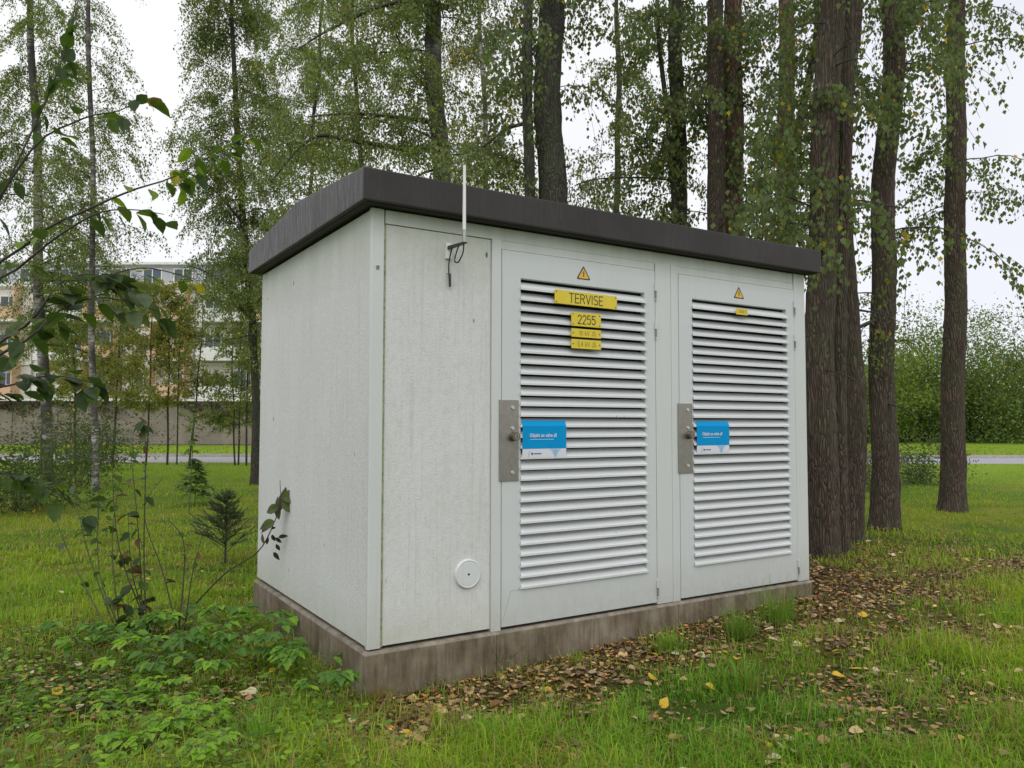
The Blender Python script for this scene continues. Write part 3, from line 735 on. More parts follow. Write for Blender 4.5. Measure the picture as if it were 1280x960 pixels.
def tree(label, px0, py0, d, px1, py1, wpx, height, bark, name='tree', z_lo=2.5, nb=30, bl=(1.2, 3.0), elev=(-.1, .7), droop=(.2, .6), seed=1, mid=None, limbs=0, az=None,
         hroom=1.0, r_top=.45, flare=.45, cat='tree', group=None, sides=30, base=None, z_hi=None, leafless=False, rough=.05, **fk):
    """Trunk from its foot to the point seen at (px1,py1), continued to its height; limbs and crown."""
    rng = np.random.default_rng(seed)
    b = np.array(base) if base is not None else None
    if b is None:
        b = at(px0, py0, d); b[2] = gzf(b[0], b[1])
    p1 = at(px1, py1, d)
    pts = [b-np.array([0, 0, .15])]
    for mpx, mpy in (mid or []): pts.append(at(mpx, mpy, d))
    pts.append(p1)
    dv = (p1-pts[-2]); dv /= np.linalg.norm(dv)
    top = p1+(dv*.5+np.array([0, 0, .5]))/abs(dv[2]*.5+.5)*(height-(p1[2]-b[2])); pts.append(top)
    r = wpx/FOC*d/2
    zt = [p[2] for p in pts]
    rad = [r*(1.04-(1-r_top)*max(0, (z-b[2])/height)) for z in zt]; rad[-1] = r*.12
    t = thing(name, label, cat, b, 0, group)
    V, F, C, rr = trunk_mesh(pts, rad, bark, rough, seed, sides, .10 if r > .1 else .2, flare)
    obj('trunk', np_mesh('trunk', V-b, [F], bark, None, True), t)
    if leafless: return t
    z_hi = z_hi or height*.97
    zs = b[2]+z_lo+(z_hi-z_lo)*rng.random(nb)**hroom
    st = np.stack([np.interp(zs, C[:, 2], C[:, 0]), np.interp(zs, C[:, 2], C[:, 1]), zs], 1)
    azs = rng.uniform(0, 2*math.pi, nb) if az is None else rng.normal(az[0], az[1], nb)
    taper = np.clip(1.15-(zs-b[2])/height, .25, 1)
    ln = rng.uniform(*bl, nb)*taper
    VB, FB, VT, FT, VL, FL, cl = foliage(rng, st, azs, ln, rng.uniform(*elev, nb), rng.uniform(*droop, nb), **fk)
    v, f = merge([(VB, FB), (VT, FT)])
    obj('branches', np_mesh('branches', v-b, [f], M_TWIG), t, kind='stuff')
    obj('crown', np_mesh('crown', VL-b, [FL], M_LEAF, cl), t, kind='stuff')
    return t
GB_ = (.180, .225, .080); GD = (.130, .170, .062); GY = (.25, .25, .065)
BIRCH = dict(twigs=16, tlen=.95, tdroop=.75, per=52, leaf=.060, hang=.55, col=GB_, yellow=.02, droop=(.1, .6), amt=.4, spread=1.0)
LIND = dict(twigs=11, tlen=.75, tdroop=.8, per=24, leaf=.066, hang=.8, col=GD, yellow=.035, droop=(.3, .8), wid=.85)
grp = 'tree trunks standing behind the kiosk'
# right-hand group
tree('thick dark pine with furrowed bark, nearest the kiosk corner', 1027, 697, 8.25, 1036, 100, 37, 17, M_PINE, 'pine_tree', mid=[(1026, 560), (1027, 430), (1033, 250)], z_lo=3.2, z_hi=9, nb=16, bl=(.7, 1.7), seed=11, **LIND)
tree('slim pine stem fused beside the thick pine at the corner', 1052, 693, 8.45, 1057, 100, 17, 16, M_PINE, 'pine_tree', mid=[(1051, 560), (1053, 430), (1055, 250)], z_lo=4, z_hi=9, nb=8, bl=(.6, 1.4), seed=12, **LIND)
tree('dark pine half hidden behind the thick corner pine', 1064, 681, 9.4, 1066, 60, 25, 17, M_PINE, 'pine_tree', mid=[(1062, 560), (1059, 430), (1063, 250)], z_lo=4, z_hi=9, nb=12, bl=(.7, 1.7), seed=13, **LIND)
tree('straight pine standing alone on open grass, clear of the kiosk', 1104, 666, 10.3, 1113, 60, 30, 18, M_PINE, 'pine_tree', mid=[(1104, 560), (1105, 430), (1108, 250)], z_lo=3.5, z_hi=10, nb=16, bl=(.7, 2.0), seed=14, **LIND)
tree('reddish pine trunk rising above the far door', 984, 640, 15, 983, 30, 25, 18, M_PINER, 'pine_tree', z_lo=5, z_hi=13, nb=16, bl=(.8, 2.0), seed=15, group=None, **LIND)
tree('thin leaning trunk crossing beside the reddish pine', 978, 650, 12.5, 1018, 60, 14, 12, M_BARKG, 'leaning_tree', mid=[(975, 420), (984, 250), (1004, 130)], z_lo=4, z_hi=9, nb=16, bl=(.7, 1.8), seed=16, **LIND)
tree('grey brown pine, left one of the touching pair above the far door', 894, 650, 11.6, 896, 30, 25, 17, M_PINE, 'pine_tree', z_lo=4, z_hi=10, nb=14, bl=(.7, 1.7), seed=17, **LIND)
tree('red barked pine, right one of the touching pair above the far door', 919, 650, 11.9, 917, 30, 28, 17, M_PINER, 'pine_tree', z_lo=4, z_hi=10, nb=14, bl=(.7, 1.7), seed=18, **LIND)
tree('mossy linden trunk with a thin side stem above the gap between doors', 850, 645, 12.6, 846, 30, 23, 15, M_BARKG, 'linden_tree', z_lo=3.8, z_hi=10, nb=26, bl=(.8, 2.2), seed=19, **LIND)
tree('thin dark stem joining the mossy linden above the roof', 846, 660, 12.3, 824, 20, 9, 10, M_BARKG, 'young_tree', mid=[(846, 300), (838, 200), (833, 110)], z_lo=3.5, z_hi=9, nb=18, bl=(.7, 2.0), seed=20, flare=0, **LIND)
tree('broad mossy trunk with thick bark, close to a thinner one', 690, 650, 10.8, 688, 30, 40, 17, M_BARKG, 'linden_tree', z_lo=3.9, z_hi=9, nb=12, bl=(.6, 1.6), seed=21, **LIND)
tree('thin mossy trunk rising close against the broad one', 665, 650, 10.6, 659, 20, 16, 14, M_BARKG, 'linden_tree', mid=[(663, 240), (661, 120)], z_lo=3.9, z_hi=9, nb=14, bl=(.8, 2.2), seed=22, az=(2.6, .8), **LIND)
# birches
tree('birch with peeling pale bark behind the antenna', 548, 640, 13.5, 541, 20, 26, 17, M_BIRCH, 'birch_tree', mid=[(551, 210), (544, 120)], z_lo=3.6, z_hi=12, nb=42, bl=(1.2, 3.4), seed=31, elev=(-.1, .6), rough=.07, **BIRCH)
tree('slender dark birch with long hanging twigs beside the road side of the kiosk', 319, 607, 18.4, 296, 180, 10, 15, M_BARKG, 'birch_tree', mid=[(319, 500), (317, 400), (306, 300)], z_lo=3.8, z_hi=13, nb=84, bl=(1.2, 3.3), seed=32, elev=(.2, .8), base=None, **BIRCH)
tree('leafy birch filling the view above the roof corner', 455, 640, 17, 442, 60, 7, 16, M_BARKG, 'birch_tree', mid=[(458, 300), (449, 180)], z_lo=4, z_hi=14, nb=50, bl=(1.6, 3.6), seed=33, elev=(0, .6), **BIRCH)
tree('tall birch standing far back above the roof ridge', 385, 640, 22, 400, 60, 6, 18, M_BARKG, 'birch_tree', mid=[(384, 300), (391, 180)], z_lo=4.5, z_hi=16, nb=52, bl=(1.6, 3.8), seed=34, elev=(0, .6), **BIRCH)
tree('birch with yellowing twigs between the antenna and the broad trunk', 612, 640, 17.5, 601, 40, 8, 15, M_BIRCH, 'birch_tree', mid=[(606, 210)], z_lo=4, z_hi=13, nb=36, bl=(1.2, 3.0), seed=35, elev=(0, .6), **dict(BIRCH, yellow=.08, col=GY))
tree('thin crowned birch at the lawn beyond the foreground branches', 120, 600, 17, 112, 60, 8, 15, M_BIRCH, 'birch_tree', z_lo=4, z_hi=14.5, nb=34, bl=(1.0, 2.3), seed=36, elev=(.1, .7), **dict(BIRCH, per=30))
tree('linden with scattered leaves beyond the pines', 770, 640, 19, 772, 60, 10, 15, M_BARKG, 'linden_tree', z_lo=4, z_hi=13, nb=30, bl=(1.0, 2.6), seed=37, **dict(LIND, per=24))
tree('leafy birch standing across the lawn, away from the kiosk', 60, 600, 19, 40, 60, 13, 15, M_BIRCH, 'birch_tree', z_lo=3, z_hi=13, nb=54, bl=(1.4, 3.4), seed=38, elev=(0, .6), **BIRCH)
tree('pine at the open lawn, farthest from the kiosk', 1190, 640, 12.5, 1196, 60, 27, 17, M_PINE, 'pine_tree', z_lo=4, z_hi=11, nb=20, bl=(.8, 2.2), seed=39, **LIND)
# heavy limbs of the trees above the roof: real boughs, each through its own space
def limb(parent, cps, r, r1=.006, twig_leaf=0, seed=0):
    b = np.array(parent.location); pts = bez([at(*c)-b for c in cps], 22)
    MB().tube(pts, r, 7, r1).build('limb', M_TWIG, parent, smooth=True)
    if twig_leaf:
        rng = np.random.default_rng(seed); idx = rng.integers(3, 22, twig_leaf)
        dirs = rng.uniform(0, 6.283, twig_leaf)
        VB, FB, VT, FT, VL, FL, cl = foliage(rng, pts[idx], dirs, rng.uniform(.4, 1.1, twig_leaf), rng.uniform(-.3, .6, twig_leaf), rng.uniform(.2, .8, twig_leaf), twigs=6, tlen=.6, tdroop=.8, per=26, leaf=.058, hang=.6, col=GB_, yellow=.04, amt=.4, r0=.012)
        v, f = merge([(VB, FB), (VT, FT)])
        obj('limb_twigs', np_mesh('limb_twigs', v, [f], M_TWIG), parent, kind='stuff'); obj('limb_leaves', np_mesh('limb_leaves', VL, [FL], M_LEAF, cl), parent, kind='stuff')
def T_(lbl): return next(o for o in COL.objects if o.get('label', '').startswith(lbl))
q = T_('birch with peeling')
limb(q, [(540, 152, 13.5), (500, 147, 13.2), (440, 142, 12.9), (385, 146, 12.6)], .045, .010, 16, 1)
limb(q, [(545, 188, 13.5), (490, 184, 13.2), (430, 174, 12.8), (398, 170, 12.6), (372, 188, 12.4), (338, 228, 12.2)], .055, .010, 16, 2)
limb(q, [(538, 112, 13.5), (520, 96, 13.4), (503, 60, 13.3), (484, 18, 13.2)], .035, .012, 8, 3)
limb(q, [(560, 10, 13.5), (520, 0, 13.2), (470, 10, 12.9), (410, 38, 12.6), (372, 62, 12.4)], .055, .010, 16, 4)
limb(q, [(550, 212, 13.5), (530, 216, 13.4), (505, 232, 13.3)], .03, .012, 4, 5)
q = T_('thin mossy trunk rising')
limb(q, [(662, 153, 10.6), (632, 162, 10.7), (600, 186, 10.8), (566, 194, 10.9)], .03, .008, 8, 6)
q = T_('slender dark birch')
limb(q, [(317, 402, 18.4), (296, 378, 18.2), (272, 348, 18.0), (238, 332, 17.8)], .045, .012, 5, 7)
limb(q, [(317, 418, 18.4), (280, 425, 18.2), (236, 428, 18.0)], .02, .006, 4, 8)
limb(q, [(304, 280, 18.4), (268, 238, 18.2), (232, 214, 18.0)], .035, .01, 8, 9)
q = T_('straight pine standing')
limb(q, [(1103, 398, 10.3), (1085, 404, 10.2), (1066, 412, 10.1), (1050, 416, 10.0)], .035, .012, 2, 10)
limb(q, [(1104, 368, 10.3), (1084, 366, 10.3), (1062, 367, 10.3)], .014, .006, 1, 11)
q = T_('mossy linden trunk with')
limb(q, [(848, 190, 12.6), (820, 178, 12.4), (795, 168, 12.2), (772, 150, 12.0)], .02, .006, 6, 12)
limb(q, [(848, 226, 12.6), (800, 222, 12.4), (745, 224, 12.2), (718, 232, 12.0)], .02, .006, 8, 13)
# stubs of dead branches on the pines
for lb_, sd_n in (('thick dark pine', 41), ('straight pine', 42), ('dark pine half', 43), ('grey brown pine', 44), ('red barked pine', 45), ('reddish pine', 46)):
    q = T_(lb_); tr_ = next(c for c in q.children if c.name.startswith('trunk')); vv = np.empty(len(tr_.data.vertices)*3); tr_.data.vertices.foreach_get('co', vv); vv = vv.reshape(-1, 30, 3)
    rr_ = random.Random(sd_n)
    for k in range(11):
        i = rr_.randrange(12, min(75, len(vv)-2)); c0 = vv[i].mean(0); a = rr_.uniform(0, 6.283); ln_ = rr_.uniform(.15, .7); dr = np.array([math.cos(a), math.sin(a), rr_.uniform(-.25, .3)])
        r_ = np.linalg.norm(vv[i][0]-c0)
        MB().tube(bez([c0+dr*r_*.7, c0+dr*(r_+ln_*.5), c0+dr*(r_+ln_)+np.array([0, 0, -.06])], 6), rr_.uniform(.008, .018), 5, .004).build('dead_branch', M_TWIG, q)
# young trees along the road
YT = dict(twigs=9, tlen=.8, tdroop=.35, per=30, leaf=.095, hang=.4, droop=(0, .3))
ylab = ['spindly young tree leaning at the roadside', 'young roadside tree with orange yellow leaves', 'bare thin roadside sapling', 'young roadside tree with yellow green crown',
        'first slim sapling of the roadside pair', 'second slim sapling of the roadside pair', 'slim sapling close to the dark birch', 'roadside sapling out by the open lawn', 'bushy young tree by the road bend']
for k, (px0, px1, py1, w, nb, c, yl) in enumerate([(182, 190, 430, 2.4, 26, GY, .04), (209, 212, 430, 2.6, 20, GY, .06), (221, 224, 470, 1.8, 8, GD, .1), (236, 250, 450, 2.4, 7, GY, .04),
        (294, 290, 450, 2.2, 14, GB_, .05), (298, 301, 440, 2.2, 14, GB_, .05), (308, 310, 440, 2.6, 16, GB_, .08), (140, 150, 430, 3, 28, GY, .05), (95, 90, 420, 3, 30, GY, .05)]):
    tree(ylab[k], px0, 582, 27.5+.3*(k % 3), px1, py1, w, 6.5, M_BARKG, 'young_tree', z_lo=2.0 if k not in (4, 5, 6) else 1.2, nb=nb, bl=(.9, 1.9), elev=(.3, 1.0), seed=60+k, sides=8, flare=.1, cat='young tree', **dict(YT, col=c, yellow=yl))

# bushes and far trees (right gap and beyond)
def bush(label, base, h, w, n, leaf, col, seed, name='bush', cat='bush', yellow=.02, amt=.3, stems=7):
    rng = np.random.default_rng(seed); b = np.array(base, float)
    t = thing(name, label, cat, b)
    nb = stems*3
    st = np.stack([rng.normal(size=nb)*w*.12, rng.normal(size=nb)*w*.12, np.full(nb, .02)], 1)
    per = max(4, int(n/(nb*9)))
    VB, FB, VT, FT, VL, FL, cl = foliage(rng, st, rng.uniform(0, 6.283, nb), rng.uniform(.6, 1.1, nb)*h, rng.uniform(.6, 1.5, nb), rng.uniform(.0, .25, nb), twigs=9, tlen=w*.42, tdroop=.15, per=per,
                                         leaf=leaf, hang=.2, col=col, yellow=yellow, amt=amt, r0=.012, jitter=w*.06)
    v, f = merge([(VB, FB), (VT, FT)])
    obj('stems', np_mesh('stems', v, [f], M_TWIG), t, kind='stuff')
    obj('leaves', np_mesh('leaves', VL, [FL], M_LEAF, cl), t, kind='stuff'); return t
def G(px, py): return ground_at(px, py)
bush('dense dark green bush rising behind the concrete wall', pos(54.6, -20.7, -.27), 4.6, 3.2, 3500, .16, (.05, .075, .025), 71)
bush('pale flowering bush beside the road, seen between the pines', G(1078, 612), 1.2, 1.6, 2600, .06, (.17, .20, .12), 72)
bush('low bush beside the road out on the lawn', G(1160, 606), 1.3, 2.2, 2600, .07, (.08, .12, .04), 73)
for k, (px, d, h, w, c) in enumerate([(1070, 62, 9, 7, (.16, .22, .05)), (1086, 75, 12, 9, (.20, .27, .06)), (1125, 66, 10, 9, (.14, .19, .05)), (1175, 70, 13, 10, (.13, .18, .05)), (1235, 64, 11, 10, (.13, .18, .05)),
                                      (1020, 80, 9, 10, (.13, .18, .05)), (1290, 75, 13, 10, (.13, .18, .05))]):
    b = at(px, 540, d); b[2] = -.27
    bush(['green leafy tree across the far lawn, behind the thin gap', 'tall yellow green tree beyond the path', 'dark rounded tree beyond the road', 'tall full tree on the far lawn', 'broad far tree past the lone pine',
          'distant tree hidden behind the corner pines', 'distant broad tree at the lawn edge'][k], b, h, w, 15000, .26, c, 80+k, 'far_tree', 'tree', .01)
# undergrowth on the far left
for k, (px, py, h, w) in enumerate([(20, 640, 1.7, 2.4), (75, 610, 2.4, 3.0), (130, 588, 2.0, 2.6)]):
    bush(['low leafy bush on the lawn edge nearest the camera side', 'taller leafy bush between lawn and road', 'roadside bush with fine leaves'][k], G(px, py), h, w, 3200, .07, (.07, .11, .03), 95+k)

# maple sapling and spruce sapling on the lawn
def maple_mesh():
    pts = []
    for k in range(5):
        a = math.radians(90+(k-2)*52); r_ = (1.0, .92, .62)[abs(k-2)]
        if k: 
            am = a-math.radians(26); pts.append((.42*math.cos(am), .42*math.sin(am)))
        pts.append((r_*math.cos(a-.13)*.78, r_*math.sin(a-.13)*.78)); pts.append((r_*math.cos(a), r_*math.sin(a))); pts.append((r_*math.cos(a+.13)*.78, r_*math.sin(a+.13)*.78))
    pts = [(-x, y) for x, y in pts]
    V = [(0, 0, 0)]+[(x*.55, y*.55+.2, -.12*abs(x)-.05*y*y) for x, y in pts]
    F = [(0, i, i+1) for i in range(1, len(pts))]
    return V, F
def leaf_ovate(tip=1.0, w=.33, serr=0.0, curl=.12, n=6):
    """Pointed oval leaf with a centre fold: base at origin, tip at +Y."""
    V = [(0, 0, 0)]; Lr = []
    for i in range(1, n+1):
        t = i/(n+1); ww = w*math.sin(math.pi*t**.8)*(1+(serr if i % 2 else -serr)); 
        V += [(-ww, t, .16*ww/w*.6-curl*t*t), (0, t, -curl*t*t), (ww, t, .16*ww/w*.6-curl*t*t)]
    V.append((0, tip, -curl)); F = [(0, 2, 1), (0, 3, 2)]
    for i in range(n-1):
        a = 1+3*i; F += [(a, a+1, a+4, a+3), (a+1, a+2, a+5, a+4)]
    a = 1+3*(n-1); F += [(a, a+1, len(V)-1), (a+1, a+2, len(V)-1)]
    return V, F
def leaf_mesh(name, VF, col, mat=None, var=.12):
    V, F = VF; rng = np.random.default_rng(abs(hash(col)) % 999 if False else int(sum(col)*1e4) % 997)
    me = bpy.data.meshes.new(name); me.from_pydata(V, [], F)
    a = me.color_attributes.new('Col', 'FLOAT_COLOR', 'POINT')
    c = np.ones((len(V), 4), np.float32); c[:, :3] = np.array(col)*(1+rng.uniform(-var, var, (len(V), 1))); a.data.foreach_set('color', c.ravel())
    me.materials.append(mat or M_LEAF); return me
def place_leaf(name, me, parent, p, direction, up, size):
    d = Vector([float(v) for v in direction]).normalized(); u = Vector([float(v) for v in up])
    x = d.cross(u)
    if x.length < 1e-4: x = d.cross(Vector((1, 0, .01)))
    x.normalize(); z = x.cross(d)
    o = bpy.data.objects.new(name, me); link(o, parent)
    o.matrix_parent_inverse = Matrix.Identity(4)
    M_ = Matrix(((x[0]*size, d[0]*size, z[0]*size, p[0]), (x[1]*size, d[1]*size, z[1]*size, p[1]), (x[2]*size, d[2]*size, z[2]*size, p[2]), (0, 0, 0, 1)))
    o.matrix_basis = M_; return o
MAPLE = [leaf_mesh('leaf', maple_mesh(), c) for c in ((.075, .13, .03), (.05, .095, .03), (.11, .17, .03))]
OV = {k: leaf_mesh('leaf', leaf_ovate(serr=.05), c) for k, c in dict(green=(.07, .12, .025), dark=(.045, .075, .028), lime=(.16, .24, .03), yellow=(.30, .27, .03), brown=(.13, .075, .04), grey=(.10, .13, .07)).items()}
def sapling(label, base, h, n, size, seed, meshes, name='maple_sapling', lean=(0, 0), bushy=.35):
    rng = random.Random(seed); t = thing(name, label, 'sapling', base)
    top = (lean[0], lean[1], h)
    MB().tube(bez([(0, 0, 0), (lean[0]*.3+.02, lean[1]*.3, h*.5), top], 10), .010, 6, .003).build('stem', M_STEMG, t)
    for k in range(n):
        z = h*rng.uniform(.22, 1); f = z/h
        a = rng.uniform(0, 6.283); r_ = bushy*(1.1-f)*rng.uniform(.4, 1)
        p = (lean[0]*f+r_*math.cos(a), lean[1]*f+r_*math.sin(a), z)
        place_leaf('leaf', rng.choice(meshes), t, p, (math.cos(a), math.sin(a), rng.uniform(-.9, 0)), (0, 0, 1), size*rng.uniform(.7, 1.2))
    mb = MB()
    for k in range(max(3, n//6)):
        a = rng.uniform(0, 6.283); z = h*rng.uniform(.2, .8); mb.tube([(lean[0]*z/h, lean[1]*z/h, z), (bushy*.7*math.cos(a), bushy*.7*math.sin(a), z+.1)], .004, 4)
    mb.build('side_stems', M_STEMG, t)['kind'] = 'stuff'
    return t
sapling('low broad maple sapling with dark leaves on the lawn', G(243, 632), .85, 130, .19, 5, MAPLE, bushy=.42)
sapling('tall thin maple sapling with a lime green top', G(236, 641), 2.05, 30, .19, 6, [MAPLE[2], MAPLE[0], MAPLE[2]], lean=(.05, 0), bushy=.22)
sapling('small maple seedling beside the foreground weeds', G(120, 680), .7, 30, .15, 8, MAPLE, bushy=.35)
def spruce(label, base, h, seed, w=.42):
    rng = np.random.default_rng(seed); t = thing('spruce_sapling', label, 'sapling', base)
    MB().tube([(0, 0, -.02), (.01, 0, h*.5), (0, 0, h)], .014, 6, .003).build('trunk', M_TWIG, t)
    P = []
    for k in range(84):
        f = rng.uniform(.14, .90); a = rng.uniform(0, 6.283); l = w*(1.02-f)*rng.uniform(.35, 1.15)+.04
        q = np.linspace(0, 1, 6)[:, None]
        P.append(np.array([0, 0, f*h])+q*l*np.array([math.cos(a), math.sin(a), .62])+np.array([0, 0, .12*l])*q*q)
        for sgn in (-1, 1):
            a2 = a+sgn*.7; s0 = P[-1][2]; P.append(s0+q*l*.45*np.array([math.cos(a2), math.sin(a2), .35]))
    P.append(np.array([0, 0, h*.6])+np.linspace(0, 1, 6)[:, None]*np.array([0, 0, h*.4]))
    P = np.array(P)
    V, F = tubes(P, np.full(P.shape[:2], .0035), 4)
    obj('branches', np_mesh('branches', V, [F], M_TWIG), t, kind='stuff')
    C = None; n_ = len(P)*60
    u = rng.random(n_)*5; i0 = np.minimum(u.astype(int), 4); g = (u-i0)[:, None]; idx = np.repeat(np.arange(len(P)), 60)
    S = P[idx, i0]*(1-g)+P[idx, i0+1]*g; ax = P[idx, 5]-P[idx, 0]; ax /= np.linalg.norm(ax, axis=1, keepdims=True)
    dr = rng.normal(size=(n_, 3)); dr -= ax*(dr*ax).sum(1, keepdims=True); dr /= np.linalg.norm(dr, axis=1, keepdims=True); dr = dr*.8+ax*.6
    s2 = np.cross(dr, ax); ln = rng.uniform(.018, .032, (n_, 1))
    V = np.stack([S-s2*.0022, S+s2*.0022, S+dr*ln], 1).reshape(-1, 3); F = np.arange(n_*3).reshape(-1, 3)
    obj('needles', np_mesh('needles', V, [F], M_LEAF, np.repeat(vary((.09, .13, .06), n_, rng, .35), 3, 0)), t, kind='stuff')
spruce('small dark spruce sapling on the lawn left of the kiosk', G(281, 706), .80, 3, .50)

# ------------------------------------------------------------------ leafy shrub reaching in from the side (near the camera)
sh_base = ground_at(40, 900); sh_base = at(-60, 950, 3.5); sh_base[2] = gzf(sh_base[0], sh_base[1])
shrub = thing('bird_cherry_shrub', 'tall leafy shrub reaching in close to the camera with broad dark leaves', 'shrub', sh_base)
rs = random.Random(21)
def rel(p): return np.array(p)-sh_base
boughs = [  # control points as (px, py, depth): a real branch through space
    ([(-60, 952, 3.5), (-63, 740, 3.5), (-40, 400, 3.3), (40, 300, 3.0), (110, 262, 2.9), (165, 238, 2.85), (215, 222, 2.9), (262, 196, 3.0), (296, 184, 3.05)], 26, .066, ('green', 'dark', 'lime')),
    ([(-60, 952, 3.5), (-63, 740, 3.5), (-50, 420, 3.0), (30, 330, 2.8), (110, 272, 2.7), (160, 262, 2.7), (205, 268, 2.75)], 16, .08, ('dark', 'green')),
    ([(-60, 952, 3.5), (-63, 740, 3.5), (-30, 480, 3.0), (40, 400, 2.7), (80, 350, 2.7), (130, 345, 2.7), (178, 372, 2.7)], 44, .080, ('dark', 'green', 'grey', 'dark')),
    ([(-60, 952, 3.5), (-63, 740, 3.5), (-40, 500, 2.8), (40, 420, 2.6), (80, 385, 2.7), (130, 372, 2.7), (196, 388, 2.7)], 34, .080, ('dark', 'grey', 'green')),
    ([(-60, 952, 3.5), (-63, 740, 3.5), (-50, 380, 3.2), (30, 200, 3.0), (100, 150, 3.0), (150, 138, 3.0), (182, 118, 3.0)], 18, .085, ('green', 'dark', 'brown')),
    ([(-60, 952, 3.5), (-63, 740, 3.5), (-60, 400, 3.3), (0, 250, 3.1), (60, 120, 3.1), (90, 30, 3.1), (100, -60, 3.1)], 26, .085, ('green', 'dark')),
    ([(-60, 952, 3.5), (-63, 740, 3.5), (-40, 520, 3.0), (20, 480, 2.9), (70, 470, 2.9), (120, 480, 2.9)], 26, .085, ('green', 'dark', 'grey')),
    ([(-60, 952, 3.5), (-63, 740, 3.5), (-60, 560, 3.2), (0, 590, 3.0), (60, 610, 3.0), (110, 640, 3.0)], 22, .08, ('green', 'dark')),
    ([(130, 345, 2.7), (180, 335, 2.8), (230, 345, 3.0), (250, 352, 3.1)], 7, .075, ('lime', 'yellow', 'green')),
]
for bi, (cp, nl, sz, kinds) in enumerate(boughs):
    pts = bez([rel(at(*c)) for c in cp], 26)
    MB().tube(pts, .0075 if len(cp) > 4 else .003, 6, .0013).build('branch', M_TWIG, shrub)
    for k in range(int(nl*(1.1 if cp[-1][0] > 150 else 1.7))):
        f = rs.uniform(.16, 1.0)**.8 if k else 1.0; i = f*25; i0 = min(int(i), 24); p = pts[i0]*(1-(i-i0))+pts[i0+1]*(i-i0)
        tg = pts[i0+1]-pts[i0]; tg /= np.linalg.norm(tg)
        sgn = 1 if k % 2 else -1
        sdv = np.cross(tg, [0, 0, 1.]); dr = tg*rs.uniform(.1, .8)+sdv*sgn*rs.uniform(.2, .9)+np.array([0, 0, rs.uniform(-.9, .15)])
        off = dr/np.linalg.norm(dr)*.018
        place_leaf('leaf', OV[rs.choice(kinds)], shrub, p+off+np.array([0, 0, rs.uniform(-.03, .03)]), dr, (rs.uniform(-.5, .5), rs.uniform(-.5, .5), 1), sz*rs.uniform(.7, 1.15))
# leaf cluster hanging over the birch (yellowing)
tw = [rel(at(*c)) for c in [(262, 196, 3.0), (285, 178, 3.02), (312, 172, 3.05)]]
for k in range(9):
    p = tw[0]*(1-k/8)+tw[2]*(k/8)
    place_leaf('leaf', OV[rs.choice(['lime', 'green', 'yellow', 'green'])], shrub, p, (rs.uniform(-1, 1), rs.uniform(-1, 1), -.4), (0, 0, 1), rs.uniform(.04, .075))
for k, (px, py) in enumerate([(236, 198), (248, 212), (222, 226), (232, 236), (246, 232), (228, 250)]):
    place_leaf('leaf', OV[['lime', 'green', 'yellow', 'green', 'dark', 'lime'][k]], shrub, rel(at(px, py-14, 2.95)), (rs.uniform(-.6, .6), rs.uniform(-.5, .5), -.9), (rs.uniform(-1, 1), -1, .3), .075)

# tall weed stems near the camera, left foreground
def weed(label, base, tips, leaves, seed, mat=M_STEMG, name='tall_weed', r0=.006, kinds=('grey', 'dark', 'green', 'grey', 'green', 'dark', 'brown'), sz=.08):
    rng = random.Random(seed); base = np.array(base); t = thing(name, label, 'weed', base)
    for cp in tips:
        pts = bez([np.zeros(3)+np.array([rng.uniform(-.04, .04), rng.uniform(-.04, .04), 0])]+[np.array(at(*c))-base for c in cp], 18)
        MB().tube(pts, r0, 5, .0015).build('stem', mat, t)
        for k in range(leaves):
            i = rng.uniform(5, 17); i0 = min(int(i), 16); p = pts[i0]*(1-(i-i0))+pts[i0+1]*(i-i0)
            a = rng.uniform(0, 6.283)
            place_leaf('leaf', OV[rng.choice(kinds)], t, p, (math.cos(a), math.sin(a), rng.uniform(-1.2, .2)), (rng.uniform(-.6, .6), rng.uniform(-.6, .6), 1), sz*rng.uniform(.5, 1.1))
    return t
def Gd(px, py):  # ground point and its depth
    p = ground_at(px, py); return p, float((p-CAM) @ FH)
p, d = Gd(186, 800); 
weed('cluster of tall weed stems with drooping grey leaves at the lawn edge', p, [[(174, 680, d), (163, 560, d)], [(180, 700, d), (182, 560, d), (176, 520, d)], [(150, 690, d), (140, 580, d)], [(166, 720, d), (160, 640, d)], [(175, 770, d), (190, 745, d)], [(160, 770, d), (150, 740, d)]], 15, 31, mat=M_TWIG, sz=.10)
p, d = Gd(228, 800)
weed('thin arching weed stems with a few shrivelled brown leaves', p, [[(231, 690, d), (216, 655, d), (200, 652, d)], [(240, 720, d), (256, 660, d)], [(205, 720, d), (180, 640, d), (205, 595, d)]], 4, 32, kinds=('brown', 'dark', 'brown', 'green'), sz=.07, mat=M_TWIG)
p, d = Gd(150, 800)
weed('dense weed stems beside the near shrub', p, [[(140, 680, d), (150, 600, d)], [(110, 690, d), (90, 600, d)], [(125, 720, d), (122, 620, d)], [(90, 700, d), (60, 620, d)]], 9, 33)
